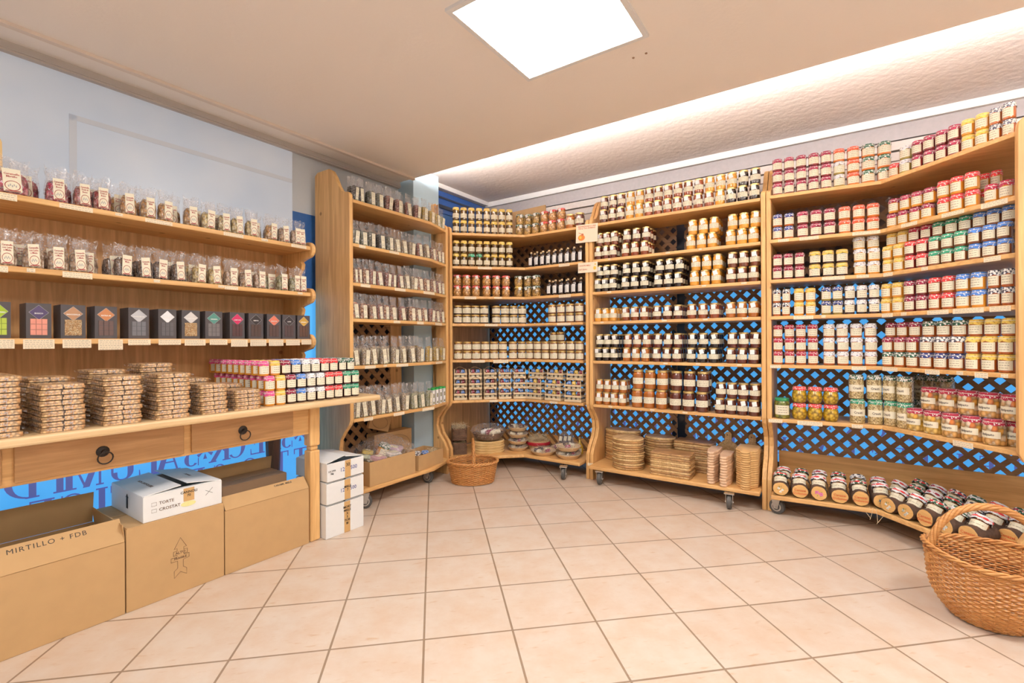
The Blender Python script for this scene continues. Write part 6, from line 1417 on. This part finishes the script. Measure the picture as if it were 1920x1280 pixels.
# printed cartons behind
tg = thing('gift_carton', 'closed brown carton with a printed oval emblem behind the low gift cartons', 'box', P(2.54, -2.915, .1358), RL); b = MB(); b.box(-.19, .19, -.045, .045, 0, .27); ob('body', b.mesh('body', [card_m], False), tg, bevel=.002)
b = MB(); b.tube([(.02 + .15 * math.cos(2 * PI * k / 40), -.0456, .15 + .09 * math.sin(2 * PI * k / 40)) for k in range(40)], .001, 4, closed=True); b.tube([(.02 + .12 * math.cos(2 * PI * k / 40), -.0456, .15 + .068 * math.sin(2 * PI * k / 40)) for k in range(40)], .0006, 4, closed=True); ob('emblem', b.mesh('emblem', [print_br], False), tg)
me = text_mesh('SPECIALITA TIPICHE', .014, print_br, Matrix.Translation((.02, -.0458, .15)), bold=.0003); ob('lettering', me, tg)
for s, n, z, tilt, w, h, lb in ((2.40, -2.895, .437, .3, .10, .12, 'tilted brown gift carton lid with oval emblem on top of the printed carton'), (2.06, -2.935, .1365, -.05, .07, .26, 'upright brown gift carton with round emblem in the left back corner')):
    t = thing('gift_carton', lb, 'box', P(s, n, z), (0, tilt, RL) if tilt > .1 else RL); b = MB(); b.box(-w, w, -.012, .012, 0, h); ob('body', b.mesh('body', [card_m], False), t, bevel=.001)
    b = MB(); b.tube([(w * .75 * math.cos(2 * PI * k / 30), -.0126, h / 2 + h * .38 * math.sin(2 * PI * k / 30)) for k in range(30)], .0008, 4, closed=True); ob('emblem', b.mesh('emblem', [print_br], False), t)
# ------------------------------------------------------------------ paper signs
orange_print = plain('orange_print', (.85, .25, .05), .6); sign_paper = plain('sign_paper', (.92, .80, .62), .65, var=.02); red_print = plain('red_print', (.55, .16, .06), .6)
def sign(label, s, n, z, w, h, rz, tilt=0):
    t = thing('paper_sign', label, 'sign', P(s, n, z), (0, tilt, rz)); b = MB(); b.box(-w / 2, w / 2, -.001, .001, -h / 2, h / 2); ob('card', b.mesh('card', [sign_paper], False), t); return t
t = sign('cream sign about prevention and care with a honey pot, between corner and honey shelving', 3.474, -1.647, 1.975, .19, .145, RR, .03)
ob('lettering', text_mesh('PREVENZIONE E CURA\nPER IL TUO INVERNO', .0155, red_print, Matrix.Translation((0, -.0014, .048)), bold=.0003), t)
b = MB(); b.lathe([(.03, 0), (.03, .001)], 20, 0, sx=1, sy=.8, M=Matrix.Translation((-.045, -.001, -.032)) @ Matrix.Rotation(PI / 2, 4, 'X')); b.tube([(-.07, -.0018, .01), (-.035, -.0018, -.006)], .0022, 5, 1); b.lathe([(.010, 0), (.010, .0014)], 12, 1, M=Matrix.Translation((-.036, -.001, -.008)) @ Matrix.Rotation(PI / 2, 4, 'X'))
b.lathe([(.012, 0), (.012, .0016)], 12, 2, M=Matrix.Translation((-.055, -.001, -.03)) @ Matrix.Rotation(PI / 2, 4, 'X')); ob('honey_picture', b.mesh('honey_picture', [orange_print, red_print, plain('yellow_print', (.88, .55, .08), .6)], False), t)
t = sign('smaller cream sign reading I NOSTRI MIELI NATURALI on the same post', 3.474, -1.640, 1.700, .170, .082, RR, .02)
ob('lettering', text_mesh('I NOSTRI MIELI\n\nNATURALI', .0155, red_print, Matrix.Translation((-.078, -.0014, 0)), align='LEFT', bold=.0003), t)
b = MB(); b.lathe([(.012, 0), (.012, .001)], 14, 0, sx=1, sy=1.2, M=Matrix.Translation((.062, -.001, -.008)) @ Matrix.Rotation(PI / 2, 4, 'X')); b.lathe([(.006, 0), (.006, .001)], 12, 0, M=Matrix.Translation((.066, -.001, .022)) @ Matrix.Rotation(PI / 2, 4, 'X')); ob('pot_picture', b.mesh('pot_picture', [plain('yellow_print', (.88, .55, .08), .6)], False), t)
# sign on the dresser
t = thing('paper_sign', 'orange-cream sign with dark lettering standing behind the sweet bags at far left', 'sign', P(.225, -2.83, 1.7006), (-.10, 0, RL)); b = MB()
pts = [(-.20, 0), (.20, 0), (.20, .24)] + [(.20 - .03 + .03 * math.cos(a), .245 + .025 * math.sin(a)) for a in (0, .5, 1.0, 1.5)] + [(-.2, .27)]
b.extrude([(x, 0, z) for x, z in pts], (0, -.003, 0)); ob('card', b.mesh('card', [plain('kraft_cream', (.86, .60, .28), .6, var=.06, scale=6)], False), t)
b = MB(); b.tube([(.175, -.0036, .0), (.178, -.0036, .1), (.172, -.0036, .19), (.16, -.0036, .25), (-.19, -.0036, .255)], .0012, 4); ob('border_line', b.mesh('border_line', [ink_red], False), t)
me = text_mesh('Prodotti con\nerbe officinali,', .058, plain('dark_brown_print', (.09, .03, .02), .6), Matrix.Translation((.158, -.0036, .165)), align='RIGHT', bold=.0016); ob('lettering', me, t)
